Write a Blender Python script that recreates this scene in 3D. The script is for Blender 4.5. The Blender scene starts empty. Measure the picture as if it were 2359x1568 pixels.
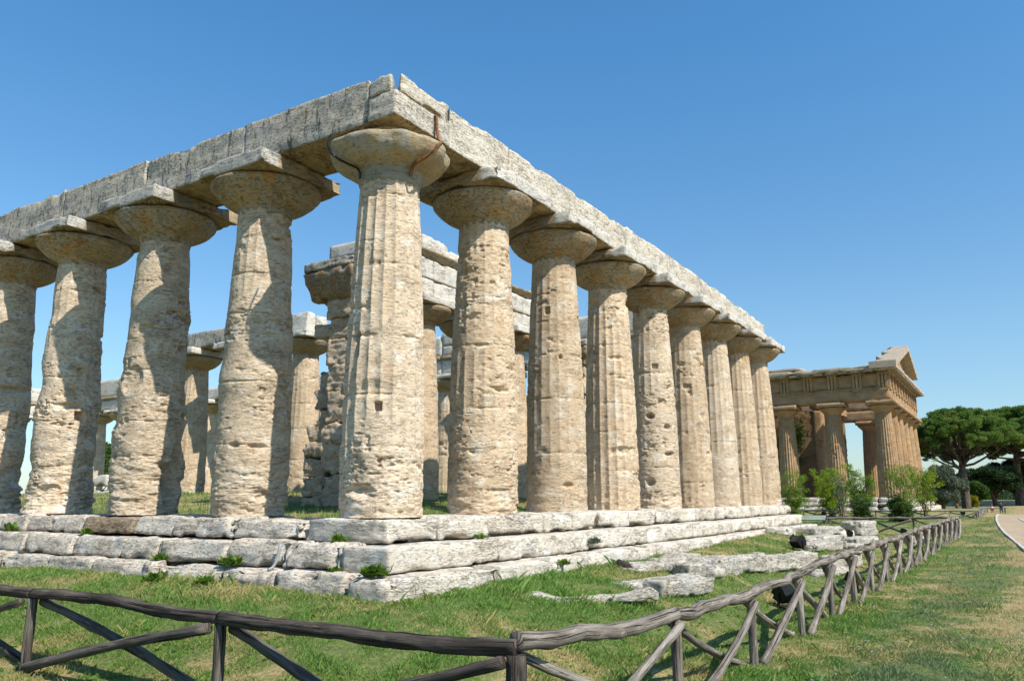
import bpy, bmesh, math, random
import numpy as np
from mathutils import Vector, Matrix
R = math.radians
PI = math.pi
scene = bpy.context.scene
col = scene.collection
random.seed(7)

# ---------------------------------------------------------------- camera
cam_d = bpy.data.cameras.new("camera")
cam = bpy.data.objects.new("camera", cam_d)
col.objects.link(cam)
cam_d.sensor_width = 36.0
cam_d.lens = 36.0 * 1820.5 / 2358.0
cam_d.clip_start = 0.1
cam_d.clip_end = 9000.0
CAM = Vector((-9.6538, -8.5215, 0.2738))
yaw, pit, roll = 0.5613, 0.1975, -0.0038
fw = Vector((math.cos(yaw) * math.cos(pit), math.sin(yaw) * math.cos(pit), math.sin(pit)))
rt = Vector((math.sin(yaw), -math.cos(yaw), 0.0))
up = rt.cross(fw)
r2 = rt * math.cos(roll) + up * math.sin(roll)
u2 = -rt * math.sin(roll) + up * math.cos(roll)
m = Matrix((r2, u2, -fw)).transposed().to_4x4()
m.translation = CAM
cam.matrix_world = m
scene.camera = cam

# ---------------------------------------------------------------- light
SUN_EL, SUN_OFF = R(47.0), R(11.0)      # sun from -y, swung a little towards -x
to_sun = Vector((-math.sin(SUN_OFF) * math.cos(SUN_EL), -math.cos(SUN_OFF) * math.cos(SUN_EL), math.sin(SUN_EL)))
sun_d = bpy.data.lights.new("sun", 'SUN')
sun_d.energy = 4.6
sun_d.angle = R(0.53)
sun_d.color = (1.0, 0.94, 0.84)
sun = bpy.data.objects.new("sun", sun_d)
col.objects.link(sun)
sun.rotation_euler = to_sun.to_track_quat('Z', 'Y').to_euler()
world = bpy.data.worlds.new("World")
scene.world = world
world.use_nodes = True
wn = world.node_tree
bg = wn.nodes["Background"]
sky = wn.nodes.new("ShaderNodeTexSky")
sky.sky_type = 'NISHITA'
sky.sun_disc = False
sky.sun_elevation = SUN_EL
sky.sun_rotation = math.atan2(to_sun.x, to_sun.y)
sky.altitude = 0.0
sky.air_density = 1.0
sky.dust_density = 0.4
sky.ozone_density = 1.6
# the air's own tint, by elevation (deep blue overhead, pale blue at the horizon)
tcw = wn.nodes.new("ShaderNodeTexCoord")
sxw = wn.nodes.new("ShaderNodeSeparateXYZ")
wn.links.new(tcw.outputs["Generated"], sxw.inputs[0])
crw = wn.nodes.new("ShaderNodeValToRGB")
els = crw.color_ramp.elements
els[0].position, els[0].color = 0.0, (.52, .59, .66, 1)
els[1].position, els[1].color = 1.0, (.33, .74, .95, 1)
e_ = els.new(.19); e_.color = (.57, .73, .78, 1)
e_ = els.new(.52); e_.color = (.40, .80, .98, 1)
wn.links.new(sxw.outputs[2], crw.inputs[0])
mxw = wn.nodes.new("ShaderNodeMix"); mxw.data_type = 'RGBA'; mxw.blend_type = 'MULTIPLY'; mxw.inputs[0].default_value = 1.0
wn.links.new(sky.outputs[0], mxw.inputs[6]); wn.links.new(crw.outputs[0], mxw.inputs[7])
wn.links.new(mxw.outputs[2], bg.inputs[0])
bg.inputs[1].default_value = 0.14
scene.view_settings.view_transform = 'Standard'
scene.view_settings.look = 'None'
scene.view_settings.exposure = 0.57
scene.view_settings.gamma = 1.0

# ---------------------------------------------------------------- noise
_rng = np.random.RandomState(11)
_P = _rng.permutation(256)
_P = np.concatenate([_P, _P, _P])
_V = _rng.rand(256) * 2 - 1

def vnoise(p):
    """value noise in [-1, 1] on an (N, 3) array"""
    i = np.floor(p).astype(np.int64)
    f = p - i
    f = f * f * f * (f * (f * 6 - 15) + 10)
    i &= 255
    x0, y0, z0 = i[:, 0], i[:, 1], i[:, 2]
    x1, y1, z1 = (x0 + 1) & 255, (y0 + 1) & 255, (z0 + 1) & 255
    def h(a, b, c):
        return _V[_P[_P[_P[a] + b] + c]]
    fx, fy, fz = f[:, 0], f[:, 1], f[:, 2]
    a = h(x0, y0, z0) * (1 - fx) + h(x1, y0, z0) * fx
    b = h(x0, y1, z0) * (1 - fx) + h(x1, y1, z0) * fx
    c = h(x0, y0, z1) * (1 - fx) + h(x1, y0, z1) * fx
    d = h(x0, y1, z1) * (1 - fx) + h(x1, y1, z1) * fx
    return (a * (1 - fy) + b * fy) * (1 - fz) + (c * (1 - fy) + d * fy) * fz

def fbm(p, octv=3, gain=0.5):
    s = np.zeros(len(p)); a = 1.0; t = 0.0
    q = p.copy()
    for _ in range(octv):
        s += a * vnoise(q); t += a
        a *= gain; q = q * 2.03 + 17.3
    return s / t

def sst(a, b, t):
    t = np.clip((t - a) / (b - a), 0, 1)
    return t * t * (3 - 2 * t)

# ---------------------------------------------------------------- object helpers
def mk(name, v, faces, mat=None, parent=None, smooth=False, uv=None):
    """one mesh object; faces is an (M, 3|4) array or a list of such arrays"""
    me = bpy.data.meshes.new(name)
    if not isinstance(faces, list):
        faces = [faces]
    faces = [np.asarray(f, dtype=np.int32) for f in faces if len(f)]
    v = np.asarray(v, dtype=np.float32)
    loops = np.concatenate([f.ravel() for f in faces])
    tot = np.concatenate([np.full(len(f), f.shape[1], dtype=np.int32) for f in faces])
    st = np.concatenate([[0], np.cumsum(tot)[:-1]]).astype(np.int32)
    me.vertices.add(len(v)); me.vertices.foreach_set("co", v.ravel())
    me.loops.add(len(loops)); me.loops.foreach_set("vertex_index", loops)
    me.polygons.add(len(tot)); me.polygons.foreach_set("loop_start", st); me.polygons.foreach_set("loop_total", tot)
    me.polygons.foreach_set("use_smooth", np.full(len(tot), smooth, dtype=bool))
    if uv is not None:
        l = me.uv_layers.new(name="UVMap")
        l.data.foreach_set("uv", np.asarray(uv, dtype=np.float32)[loops].ravel())
    me.update(calc_edges=True)
    me.validate()
    if mat is not None:
        me.materials.append(mat)
    o = bpy.data.objects.new(name, me)
    col.objects.link(o)
    if parent is not None:
        o.parent = parent
    return o

def empty(name, loc=(0, 0, 0), rz=0.0):
    o = bpy.data.objects.new(name, None)
    o.empty_display_size = 0.3
    col.objects.link(o)
    o.location = loc
    o.rotation_euler = (0, 0, rz)
    return o

def tag(o, label=None, cat=None, group=None, kind=None):
    if label: o["label"] = label
    if cat: o["category"] = cat
    if group: o["group"] = group
    if kind: o["kind"] = kind
    return o

class MB:
    """collects verts and faces for one mesh"""
    def __init__(s): s.v = []; s.f4 = []; s.f3 = []; s.n = 0
    def add(s, v, f4=None, f3=None):
        v = np.asarray(v, float).reshape(-1, 3)
        s.v.append(v)
        if f4 is not None and len(f4): s.f4.append(np.asarray(f4, int) + s.n)
        if f3 is not None and len(f3): s.f3.append(np.asarray(f3, int) + s.n)
        s.n += len(v)
    def box(s, c, h, rz=0.0):
        c = np.array(c, float); h = np.array(h, float)
        q = np.array([[x, y, z] for z in (-1, 1) for y in (-1, 1) for x in (-1, 1)], float) * h
        if rz:
            cs, sn = math.cos(rz), math.sin(rz)
            q = np.stack([q[:, 0] * cs - q[:, 1] * sn, q[:, 0] * sn + q[:, 1] * cs, q[:, 2]], 1)
        s.add(q + c, [[0, 2, 3, 1], [4, 5, 7, 6], [0, 1, 5, 4], [2, 6, 7, 3], [0, 4, 6, 2], [1, 3, 7, 5]])
    def tube(s, pts, rad, nseg=8, cap=True):
        v, f4, f3 = tube_geo(pts, rad, nseg, cap)[:3]
        s.add(v, f4, f3)
    def build(s, name, mat, parent=None, smooth=False):
        fs = []
        if s.f4: fs.append(np.concatenate(s.f4))
        if s.f3: fs.append(np.concatenate(s.f3))
        return mk(name, np.concatenate(s.v), fs, mat, parent, smooth)

def tube_geo(pts, rad, nseg=8, cap=True, wob=0.0, seed=0.0):
    pts = np.asarray(pts, float); n = len(pts)
    rad = np.broadcast_to(np.asarray(rad, float), (n,))
    t = np.gradient(pts, axis=0)
    t /= np.linalg.norm(t, axis=1)[:, None] + 1e-9
    ref = np.array([0, 0, 1.0]) if abs(t[0, 2]) < 0.8 else np.array([1.0, 0, 0])
    vs = []; uv = []
    L = np.concatenate([[0], np.cumsum(np.linalg.norm(np.diff(pts, axis=0), axis=1))])
    a = np.linspace(0, 2 * PI, nseg + 1)
    for i in range(n):
        s = np.cross(t[i], ref); s /= np.linalg.norm(s) + 1e-9
        u = np.cross(s, t[i])
        ring = pts[i] + rad[i] * (np.cos(a)[:, None] * -u + np.sin(a)[:, None] * s)
        vs.append(ring)
        uv.append(np.stack([a / (2 * PI), np.full(nseg + 1, L[i])], 1))
    v = np.concatenate(vs); uv = np.concatenate(uv)
    if wob:
        c = np.repeat(pts, nseg + 1, axis=0)
        q = v * np.array([6.0, 6.0, 6.0]) + seed
        d = v - c
        ln = np.linalg.norm(d, axis=1)[:, None] + 1e-9
        # stretched along the log
        k = np.repeat(L, nseg + 1)
        ang = np.tile(a, n)
        qq = np.stack([np.cos(ang) * 1.6 + seed, np.sin(ang) * 1.6, k * 2.2], 1)
        qk = np.stack([np.cos(ang) * 2.6 + seed + 9, np.sin(ang) * 2.6, k * 7.0], 1)
        qs = np.stack([np.cos(ang) * 7 + seed + 4, np.sin(ang) * 7, k * 1.3], 1)          # splits along the grain
        kn = np.maximum(0, vnoise(np.stack([np.cos(ang) * 2.2 + seed + 30, np.sin(ang) * 2.2, k * 5.5], 1)) - .55)   # knots
        v = v + d / ln * (wob * fbm(qq, 2) + 0.45 * wob * vnoise(qk) - .5 * wob * np.maximum(0, vnoise(qs) - .3) + 1.3 * wob * kn)[:, None]
    w = nseg + 1
    i, j = np.meshgrid(np.arange(n - 1), np.arange(nseg), indexing='ij')
    b = (i * w + j).ravel()
    f4 = np.stack([b, b + 1, b + w + 1, b + w], 1)
    f3 = np.zeros((0, 3), int)
    if cap:
        c0, c1 = len(v), len(v) + 1
        v = np.concatenate([v, pts[:1], pts[-1:]]); uv = np.concatenate([uv, [[0.5, 0], [0.5, L[-1]]]])
        j = np.arange(nseg)
        f3 = np.concatenate([np.stack([np.full(nseg, c0), j + 1, j], 1),
                             np.stack([np.full(nseg, c1), (n - 1) * w + j, (n - 1) * w + j + 1], 1)])
    return v, f4, f3, uv

def rbox_geo(c, size, res=0.06, rad=0.04, amp=0.02, seed=0.0, strata=1.0, chip=0.06, rz=0.0, deform=None, freq=1.0, rise=0.0):
    """a weathered stone block: rounded box, bedded noise, broken edges"""
    h = np.array(size, float) / 2
    n = np.maximum(2, np.ceil(2 * h / res).astype(int))
    n = np.minimum(n, 160)
    nx, ny, nz = n + 1
    idx = -np.ones((nx, ny, nz), int)
    I, J, K = np.meshgrid(np.arange(nx), np.arange(ny), np.arange(nz), indexing='ij')
    on = (I == 0) | (I == nx - 1) | (J == 0) | (J == ny - 1) | (K == 0) | (K == nz - 1)
    idx[on] = np.arange(on.sum())
    p = np.stack([I[on] / (nx - 1) * 2 - 1, J[on] / (ny - 1) * 2 - 1, K[on] / (nz - 1) * 2 - 1], 1) * h
    def q(a, b, cc, d): return np.stack([a.ravel(), b.ravel(), cc.ravel(), d.ravel()], 1)
    fs = []
    for A, flip in ((idx[:, :, 0], 1), (idx[:, :, -1], 0), (idx[:, 0, :], 0), (idx[:, -1, :], 1), (idx[0, :, :], 1), (idx[-1, :, :], 0)):
        f = q(A[:-1, :-1], A[1:, :-1], A[1:, 1:], A[:-1, 1:])
        fs.append(f[:, ::-1] if flip else f)
    f4 = np.concatenate(fs)
    rad = min(rad, 0.45 * h.min() * 2)
    inner = np.clip(p, -(h - rad), h - rad)
    d = p - inner
    ln = np.linalg.norm(d, axis=1)[:, None]
    nrm = d / (ln + 1e-9)
    p = inner + nrm * rad
    c = np.array(c, float)
    w = p + c + seed * 3.7
    low = fbm(w * 1.3 * freq + 5, 2)
    st = fbm(w * np.array([2.2, 2.2, 13.0]) * freq, 3)
    fine = fbm(w * 9.0 * freq, 2)
    edge = sst(0.55, 1.0, np.sort(np.abs(p) / h, axis=1)[:, 1])        # 1 near an edge
    big = np.maximum(0, fbm(w * 2.1 * freq + 31, 3) - 0.05)
    disp = amp * (0.9 * low + strata * 0.8 * st + 0.4 * fine) - chip * edge * big * 2.2 - amp * 1.6 * np.maximum(0, st - 0.35) * strata
    p = p + nrm * disp[:, None]
    if rise:
        topm = (p[:, 2] > 0)
        p[:, 2] += topm * rise * fbm(np.stack([w[:, 0] * 1.1, w[:, 1] * 1.1, w[:, 2] * 0], 1), 3)
    if deform is not None:
        p = deform(p, h)
    if rz:
        cs, sn = math.cos(rz), math.sin(rz)
        p = np.stack([p[:, 0] * cs - p[:, 1] * sn, p[:, 0] * sn + p[:, 1] * cs, p[:, 2]], 1)
    return p + c, f4

def rbox(name, c, size, mat, parent=None, **k):
    v, f = rbox_geo(c, size, **k)
    return mk(name, v, f, mat, parent, smooth=True)

def span(name, x0, x1, y0, y1, z0, z1, mat, parent, **k):
    return rbox(name, ((x0 + x1) / 2, (y0 + y1) / 2, (z0 + z1) / 2), (x1 - x0, y1 - y0, z1 - z0), mat, parent, **k)

# ---------------------------------------------------------------- materials
class NT:
    def __init__(s, name):
        s.m = bpy.data.materials.new(name); s.m.use_nodes = True
        s.t = s.m.node_tree; s.b = s.t.nodes["Principled BSDF"]
        s.b.inputs["Roughness"].default_value = 0.92
        s.b.inputs["Specular IOR Level"].default_value = 0.2
        g = s.t.nodes.new("ShaderNodeNewGeometry"); s.pos = g.outputs["Position"]; s.geo = g
    def L(s, a, b): s.t.links.new(a, b)
    def map(s, scale, src=None, loc=(0, 0, 0)):
        n = s.t.nodes.new("ShaderNodeMapping"); n.inputs["Scale"].default_value = scale; n.inputs["Location"].default_value = loc
        s.L(src or s.pos, n.inputs["Vector"]); return n.outputs[0]
    def noise(s, vec, scale=1.0, detail=4.0, rough=0.55, dist=0.0):
        n = s.t.nodes.new("ShaderNodeTexNoise"); n.inputs["Scale"].default_value = scale
        n.inputs["Detail"].default_value = detail; n.inputs["Roughness"].default_value = rough; n.inputs["Distortion"].default_value = dist
        s.L(vec, n.inputs["Vector"]); return n.outputs["Fac"]
    def ramp(s, fac, a, b, lo=0.0, hi=1.0):
        n = s.t.nodes.new("ShaderNodeMapRange"); n.interpolation_type = 'SMOOTHSTEP'
        n.inputs["From Min"].default_value = a; n.inputs["From Max"].default_value = b
        n.inputs["To Min"].default_value = lo; n.inputs["To Max"].default_value = hi
        s.L(fac, n.inputs["Value"]); return n.outputs[0]
    def mix(s, fac, a, b, mode='MIX'):
        n = s.t.nodes.new("ShaderNodeMix"); n.data_type = 'RGBA'; n.blend_type = mode
        for sock, v in ((n.inputs[0], fac), (n.inputs[6], a), (n.inputs[7], b)):
            if isinstance(v, (int, float)): sock.default_value = v
            elif isinstance(v, tuple): sock.default_value = (*v, 1) if len(v) == 3 else v
            else: s.L(v, sock)
        return n.outputs[2]
    def math(s, op, a, b=0.0):
        n = s.t.nodes.new("ShaderNodeMath"); n.operation = op
        for sock, v in ((n.inputs[0], a), (n.inputs[1], b)):
            if isinstance(v, (int, float)): sock.default_value = v
            else: s.L(v, sock)
        return n.outputs[0]
    def sep(s, vec, k):
        n = s.t.nodes.new("ShaderNodeSeparateXYZ"); s.L(vec, n.inputs[0]); return n.outputs[k]
    def bump(s, h, strength=0.6, dist=0.02, prev=None):
        n = s.t.nodes.new("ShaderNodeBump"); n.inputs["Strength"].default_value = strength; n.inputs["Distance"].default_value = dist
        s.L(h, n.inputs["Height"])
        if prev is not None: s.L(prev, n.inputs["Normal"])
        return n.outputs[0]
    def out(s, colr, nrm=None):
        if isinstance(colr, tuple): s.b.inputs["Base Color"].default_value = (*colr, 1)
        else: s.L(colr, s.b.inputs["Base Color"])
        if nrm is not None: s.L(nrm, s.b.inputs["Normal"])
        return s.m

def stone(name, A, B, grey=(0.30, 0.29, 0.27), g_th=0.62, dark=(0.07, 0.065, 0.055), d_th=0.66, orange=None, o_th=0.6,
          pit=(0.17, 0.12, 0.08), p_th=0.62, vert=False, bump=0.7, white=None, w_th=0.6, strat=0.75, under=None, expo=None, crack=.55):
    n = NT(name)
    c = n.mix(n.ramp(n.noise(n.pos, 0.9, 5), 0.36, 0.66), A, B)
    st = n.noise(n.map((3.6, 3.6, 17.0)), 1.2, 9, 0.74, 0.9)
    c = n.mix(1.0, c, n.mix(n.ramp(st, 0.3, 0.62), (strat, strat * .98, strat * .95), (1.07, 1.06, 1.05)), 'MULTIPLY')
    if white is not None:
        c = n.mix(n.ramp(n.noise(n.map((1, 1, 1.4), loc=(4, 8, 1)), 2.3, 8, 0.66), w_th, w_th + 0.13), c, white)
    c = n.mix(n.ramp(n.noise(n.map((1, 1, 1), loc=(2, 9, 4)), 2.6, 10, 0.72), g_th, g_th + 0.09, 0, 0.85), c, grey)
    dm = n.map((9, 9, 1.8), loc=(1, 5, 0)) if vert else n.map((4.5, 4.5, 9.0), loc=(1, 5, 0))
    c = n.mix(n.ramp(n.noise(dm, 1.0, 10, 0.76), d_th, d_th + 0.08, 0, 0.85), c, dark)
    if orange is not None:
        o = n.ramp(n.noise(n.map((3.6, 3.6, 0.8), loc=(7, 1, 3)), 1.0, 6, 0.62), o_th, o_th + 0.13, 0, .85)
        c = n.mix(o, c, orange)
    if name.endswith('_travertine') and name[:3] in ('tan', 'pal', 'sta'):      # every shaft and capital weathers a little differently
        oi = n.t.nodes.new("ShaderNodeObjectInfo")
        c = n.mix(1.0, c, n.mix(oi.outputs["Random"], (.90, .885, .87), (1.06, 1.05, 1.05)), 'MULTIPLY')
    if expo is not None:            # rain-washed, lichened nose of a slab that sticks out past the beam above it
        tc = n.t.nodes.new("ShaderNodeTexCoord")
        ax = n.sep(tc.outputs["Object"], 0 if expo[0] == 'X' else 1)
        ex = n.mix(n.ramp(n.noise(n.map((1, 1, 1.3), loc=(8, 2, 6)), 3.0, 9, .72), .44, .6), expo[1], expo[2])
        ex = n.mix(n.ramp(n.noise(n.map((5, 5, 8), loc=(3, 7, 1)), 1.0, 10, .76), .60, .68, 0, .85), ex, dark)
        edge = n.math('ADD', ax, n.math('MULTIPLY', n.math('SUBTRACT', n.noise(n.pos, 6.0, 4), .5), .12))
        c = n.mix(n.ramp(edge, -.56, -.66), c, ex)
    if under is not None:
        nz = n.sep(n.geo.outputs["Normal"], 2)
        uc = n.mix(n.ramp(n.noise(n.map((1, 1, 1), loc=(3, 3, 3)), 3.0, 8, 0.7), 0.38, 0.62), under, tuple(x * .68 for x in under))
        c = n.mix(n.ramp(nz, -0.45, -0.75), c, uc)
    pt = n.noise(n.map((13, 13, 34)), 1.0, 4, 0.66)
    c = n.mix(n.ramp(pt, p_th, p_th + 0.06, 0, 0.8), c, pit)
    cn = n.noise(n.map((1.7, 1.7, 9.0), loc=(6, 2, 5)), 1.3, 8, 0.68, 0.8)
    ck = n.ramp(n.math('ABSOLUTE', n.math('SUBTRACT', cn, 0.5)), 0.004, 0.022)
    ck = n.math('MAXIMUM', ck, n.ramp(n.noise(n.map((1, 1, 2.0), loc=(1, 1, 7)), 1.7, 5), 0.56, 0.50))
    c = n.mix(1.0, c, n.mix(ck, (crack, crack * .95, crack * .88), (1, 1, 1)), 'MULTIPLY')
    fn = n.noise(n.map((1, 1, 1.8)), 55.0, 4, 0.75)
    c = n.mix(1.0, c, n.mix(n.ramp(fn, 0.3, 0.7), (.84, .83, .81), (1.14, 1.14, 1.14)), 'MULTIPLY')
    h = n.math('ADD', n.math('MULTIPLY', st, 1.0), n.math('MULTIPLY', n.ramp(pt, p_th - 0.08, p_th + 0.05), -0.6))
    h = n.math('ADD', h, n.math('MULTIPLY', ck, 0.9 * (1 - crack)))
    nb = n.bump(h, bump, 0.045)
    nb = n.bump(n.noise(n.map((1, 1, 1.9)), 24.0, 6, 0.75), bump * .9, 0.012, nb)
    return n.out(c, nb)

M = {}
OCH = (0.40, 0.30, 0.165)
M['shaft'] = stone('tan_travertine', (0.60, 0.475, 0.335), (0.52, 0.405, 0.28), grey=(.45, .41, .345), g_th=0.61, dark=(.17, .135, .10), d_th=0.675, orange=(0.55, 0.35, 0.185), o_th=0.59,
                   white=(0.65, 0.57, 0.455), w_th=0.52, pit=(.17, .125, .085), p_th=0.615, strat=.82, crack=.62)
M['shaft_pale'] = stone('pale_travertine', (0.62, 0.51, 0.38), (0.55, 0.445, 0.325), grey=(.47, .435, .38), g_th=0.61, dark=(.17, .14, .11), d_th=0.67, white=(0.67, 0.595, 0.49), w_th=0.51, pit=(.17, .13, .09), p_th=0.605,
                        orange=(0.56, 0.39, 0.23), o_th=0.61, strat=.82, crack=.62)
M['capital'] = stone('stained_travertine', (0.46, 0.37, 0.245), (0.38, 0.29, 0.18), grey=(0.38, 0.36, 0.31), g_th=0.50, dark=(.13, .11, .085), d_th=0.60,
                     orange=(0.45, 0.25, 0.095), o_th=0.53, pit=(.14, .10, .06), p_th=0.61, bump=0.9, vert=True, crack=.8)
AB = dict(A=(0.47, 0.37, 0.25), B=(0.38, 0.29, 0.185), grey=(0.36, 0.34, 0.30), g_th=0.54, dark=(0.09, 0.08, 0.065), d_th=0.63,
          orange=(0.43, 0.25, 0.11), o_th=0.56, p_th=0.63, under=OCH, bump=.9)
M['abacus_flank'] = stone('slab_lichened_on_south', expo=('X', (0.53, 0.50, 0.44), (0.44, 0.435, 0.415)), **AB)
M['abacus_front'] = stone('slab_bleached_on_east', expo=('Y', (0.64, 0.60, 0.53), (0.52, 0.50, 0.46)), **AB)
M['capital0'] = stone('smooth_ochre_mortar', (0.50, 0.41, 0.265), (0.43, 0.33, 0.20), grey=(0.36, 0.32, 0.25), g_th=0.60, dark=(.2, .15, .09), d_th=0.72, orange=(.42, .27, .12), o_th=.62,
                      p_th=0.72, bump=0.3, strat=0.95)
M['capital0'] = stone('smooth_ochre_mortar', (0.43, 0.355, 0.24), (0.37, 0.28, 0.165), grey=(0.36, 0.335, 0.29), g_th=0.46, dark=(.14, .115, .08), d_th=0.61, orange=(.42, .27, .12), o_th=.58,
                      p_th=0.62, bump=0.7, strat=0.92, vert=True, crack=.8)
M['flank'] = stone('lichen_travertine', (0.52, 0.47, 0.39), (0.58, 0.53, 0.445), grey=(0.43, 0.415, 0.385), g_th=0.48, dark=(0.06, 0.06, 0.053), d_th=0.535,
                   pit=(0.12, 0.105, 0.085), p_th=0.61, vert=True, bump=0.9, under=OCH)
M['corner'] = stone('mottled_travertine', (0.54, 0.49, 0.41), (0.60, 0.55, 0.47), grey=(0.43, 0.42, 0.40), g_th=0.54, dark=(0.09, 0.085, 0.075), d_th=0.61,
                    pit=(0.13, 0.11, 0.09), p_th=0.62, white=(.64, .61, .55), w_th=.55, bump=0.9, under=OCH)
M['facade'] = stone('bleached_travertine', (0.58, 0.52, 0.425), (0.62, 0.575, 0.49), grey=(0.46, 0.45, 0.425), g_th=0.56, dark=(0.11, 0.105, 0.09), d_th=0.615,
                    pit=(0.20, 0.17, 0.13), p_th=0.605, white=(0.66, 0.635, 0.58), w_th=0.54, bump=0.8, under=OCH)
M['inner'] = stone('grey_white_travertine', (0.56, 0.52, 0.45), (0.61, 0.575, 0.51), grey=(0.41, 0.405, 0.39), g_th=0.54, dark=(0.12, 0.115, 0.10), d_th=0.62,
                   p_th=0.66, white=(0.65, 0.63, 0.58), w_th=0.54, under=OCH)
M['step'] = stone('white_weathered_limestone', (0.60, 0.54, 0.455), (0.64, 0.59, 0.51), grey=(0.48, 0.465, 0.44), g_th=0.57, dark=(0.25, 0.235, 0.20), d_th=0.66,
                  pit=(0.34, 0.29, 0.23), p_th=0.62, white=(0.68, 0.655, 0.605), w_th=0.52, bump=0.8)
M['step_flank'] = stone('bedded_limestone', (0.58, 0.51, 0.42), (0.62, 0.565, 0.485), grey=(0.46, 0.45, 0.43), g_th=0.54, dark=(0.20, 0.185, 0.155), d_th=0.64,
                        pit=(0.28, 0.235, 0.18), p_th=0.61, white=(0.67, 0.64, 0.585), w_th=0.53, bump=0.9, orange=(0.55, 0.43, 0.31), o_th=0.64)
M['fallen'] = stone('grey_lichen_block', (0.50, 0.46, 0.39), (0.56, 0.52, 0.45), grey=(0.40, 0.395, 0.375), g_th=0.51, dark=(0.15, 0.145, 0.125), d_th=0.61,
                    pit=(0.20, 0.17, 0.13), p_th=0.60, white=(0.62, 0.60, 0.54), w_th=0.55, bump=1.0)
M['brown'] = stone('brown_weathered_stone', (0.42, 0.33, 0.23), (0.36, 0.27, 0.185), g_th=0.6, d_th=0.66, p_th=0.60, bump=1.2)
M['nept'] = stone('ochre_travertine', (0.41, 0.275, 0.155), (0.33, 0.21, 0.115), grey=(0.28, 0.235, 0.18), g_th=0.53, dark=(0.09, 0.065, 0.04), d_th=0.60,
                  orange=(0.43, 0.225, 0.085), o_th=0.54, white=(0.52, 0.42, 0.29), w_th=0.58, p_th=0.64)
M['nept_top'] = stone('grey_ochre_travertine', (0.44, 0.36, 0.26), (0.38, 0.32, 0.25), grey=(0.35, 0.33, 0.29), g_th=0.50, dark=(0.09, 0.08, 0.065), d_th=0.58,
                      p_th=0.62, white=(0.52, 0.46, 0.38), w_th=0.56)
M['nept_wall'] = stone('rust_brown_tufa', (0.30, 0.19, 0.105), (0.23, 0.135, 0.07), grey=(0.20, 0.15, 0.10), g_th=0.56, d_th=0.62, p_th=0.58, bump=1.0)
M['mortar'] = stone('grey_patched_mortar', (0.24, 0.23, 0.20), (0.32, 0.30, 0.25), g_th=0.55, d_th=0.62, vert=True, bump=0.4)

def flat(name, c, rough=0.6, metal=0.0, var=0.25, scale=8.0, bmp=0.2):
    n = NT(name)
    k = n.noise(n.pos, scale, 5, 0.6)
    c2 = tuple(x * (1 - var) for x in c)
    o = n.mix(n.ramp(k, 0.35, 0.65), c, c2)
    n.b.inputs["Roughness"].default_value = rough
    n.b.inputs["Metallic"].default_value = metal
    return n.out(o, n.bump(k, bmp, 0.01))
M['rust'] = flat('rusty_iron', (0.27, 0.115, 0.045), 0.8, 0.2, 0.5, 20)
M['black'] = flat('black_metal', (0.012, 0.012, 0.013), 0.38, 0.0, 0.3, 12)
M['black_glass'] = flat('dark_glass', (0.02, 0.022, 0.025), 0.12, 0.0, 0.1)
M['pipe'] = flat('grey_plastic', (0.33, 0.34, 0.34), 0.5)
M['panel'] = flat('printed_panel', (0.26, 0.30, 0.24), 0.35, 0.0, 0.2, 3)
M['panel_frame'] = flat('dark_steel', (0.05, 0.055, 0.06), 0.45, 0.5)
M['skin'] = flat('skin', (0.50, 0.30, 0.21), 0.6)
M['red_cloth'] = flat('red_cloth', (0.60, 0.05, 0.04), 0.8)
M['white_cloth'] = flat('white_cloth', (0.70, 0.69, 0.67), 0.8)
M['dark_cloth'] = flat('navy_cloth', (0.03, 0.04, 0.06), 0.8)
M['hair'] = flat('dark_hair', (0.03, 0.02, 0.014), 0.7)
M['tile'] = flat('terracotta_tile', (0.36, 0.13, 0.08), 0.85, 0, 0.35, 3)
M['plaster'] = flat('house_plaster', (0.46, 0.40, 0.33), 0.9, 0, 0.2, 1)
M['kerb'] = stone('kerb_stone', (0.50, 0.475, 0.42), (0.56, 0.53, 0.475), g_th=0.66, d_th=0.74, bump=0.4)

def wood(name, A, B, crack=(0.016, 0.014, 0.012)):
    n = NT(name)
    n.b.inputs["Roughness"].default_value = 1.0
    n.b.inputs["Specular IOR Level"].default_value = 0.06
    tc = n.t.nodes.new("ShaderNodeTexCoord")
    uv = tc.outputs["UV"]
    g1 = n.noise(n.map((46, 1.8, 1), uv), 1.0, 8, 0.7, 0.5)
    g2 = n.noise(n.map((4, 1.6, 1), uv), 1.0, 5, 0.6)
    c = n.mix(n.ramp(g1, 0.36, 0.64), A, B)
    c = n.mix(n.ramp(g2, 0.40, 0.62, 0, 0.75), c, tuple(x * 0.5 for x in A))
    g3 = n.noise(n.map((7, 2.3, 1), uv, (5, 7, 0)), 1.0, 6, 0.7)
    c = n.mix(n.ramp(g3, 0.55, 0.66, 0, 0.55), c, tuple(min(1, x * 1.45) for x in B))
    ck = n.noise(n.map((19, 0.8, 1), uv, (3, 1, 0)), 1.0, 6, 0.66, 0.3)
    c = n.mix(n.ramp(ck, 0.585, 0.625, 0, 0.95), c, crack)
    wp = n.noise(n.map((13, 6.5, 1), uv, (9, 2, 0)), 1.0, 6, 0.75)
    c = n.mix(n.ramp(wp, 0.66, 0.72, 0, 0.6), c, tuple(min(1, x * 2.1) for x in B))
    h = n.math('ADD', g1, n.math('MULTIPLY', n.ramp(ck, 0.56, 0.63), -1.6))
    nb = n.bump(h, 1.0, 0.014)
    return n.out(c, n.bump(g3, .6, .01, nb))
M['wood_dark'] = wood('dark_weathered_wood', (0.075, 0.062, 0.052), (0.145, 0.122, 0.104))
M['wood_mid'] = wood('brown_weathered_wood', (0.115, 0.096, 0.08), (0.20, 0.172, 0.145))
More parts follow.
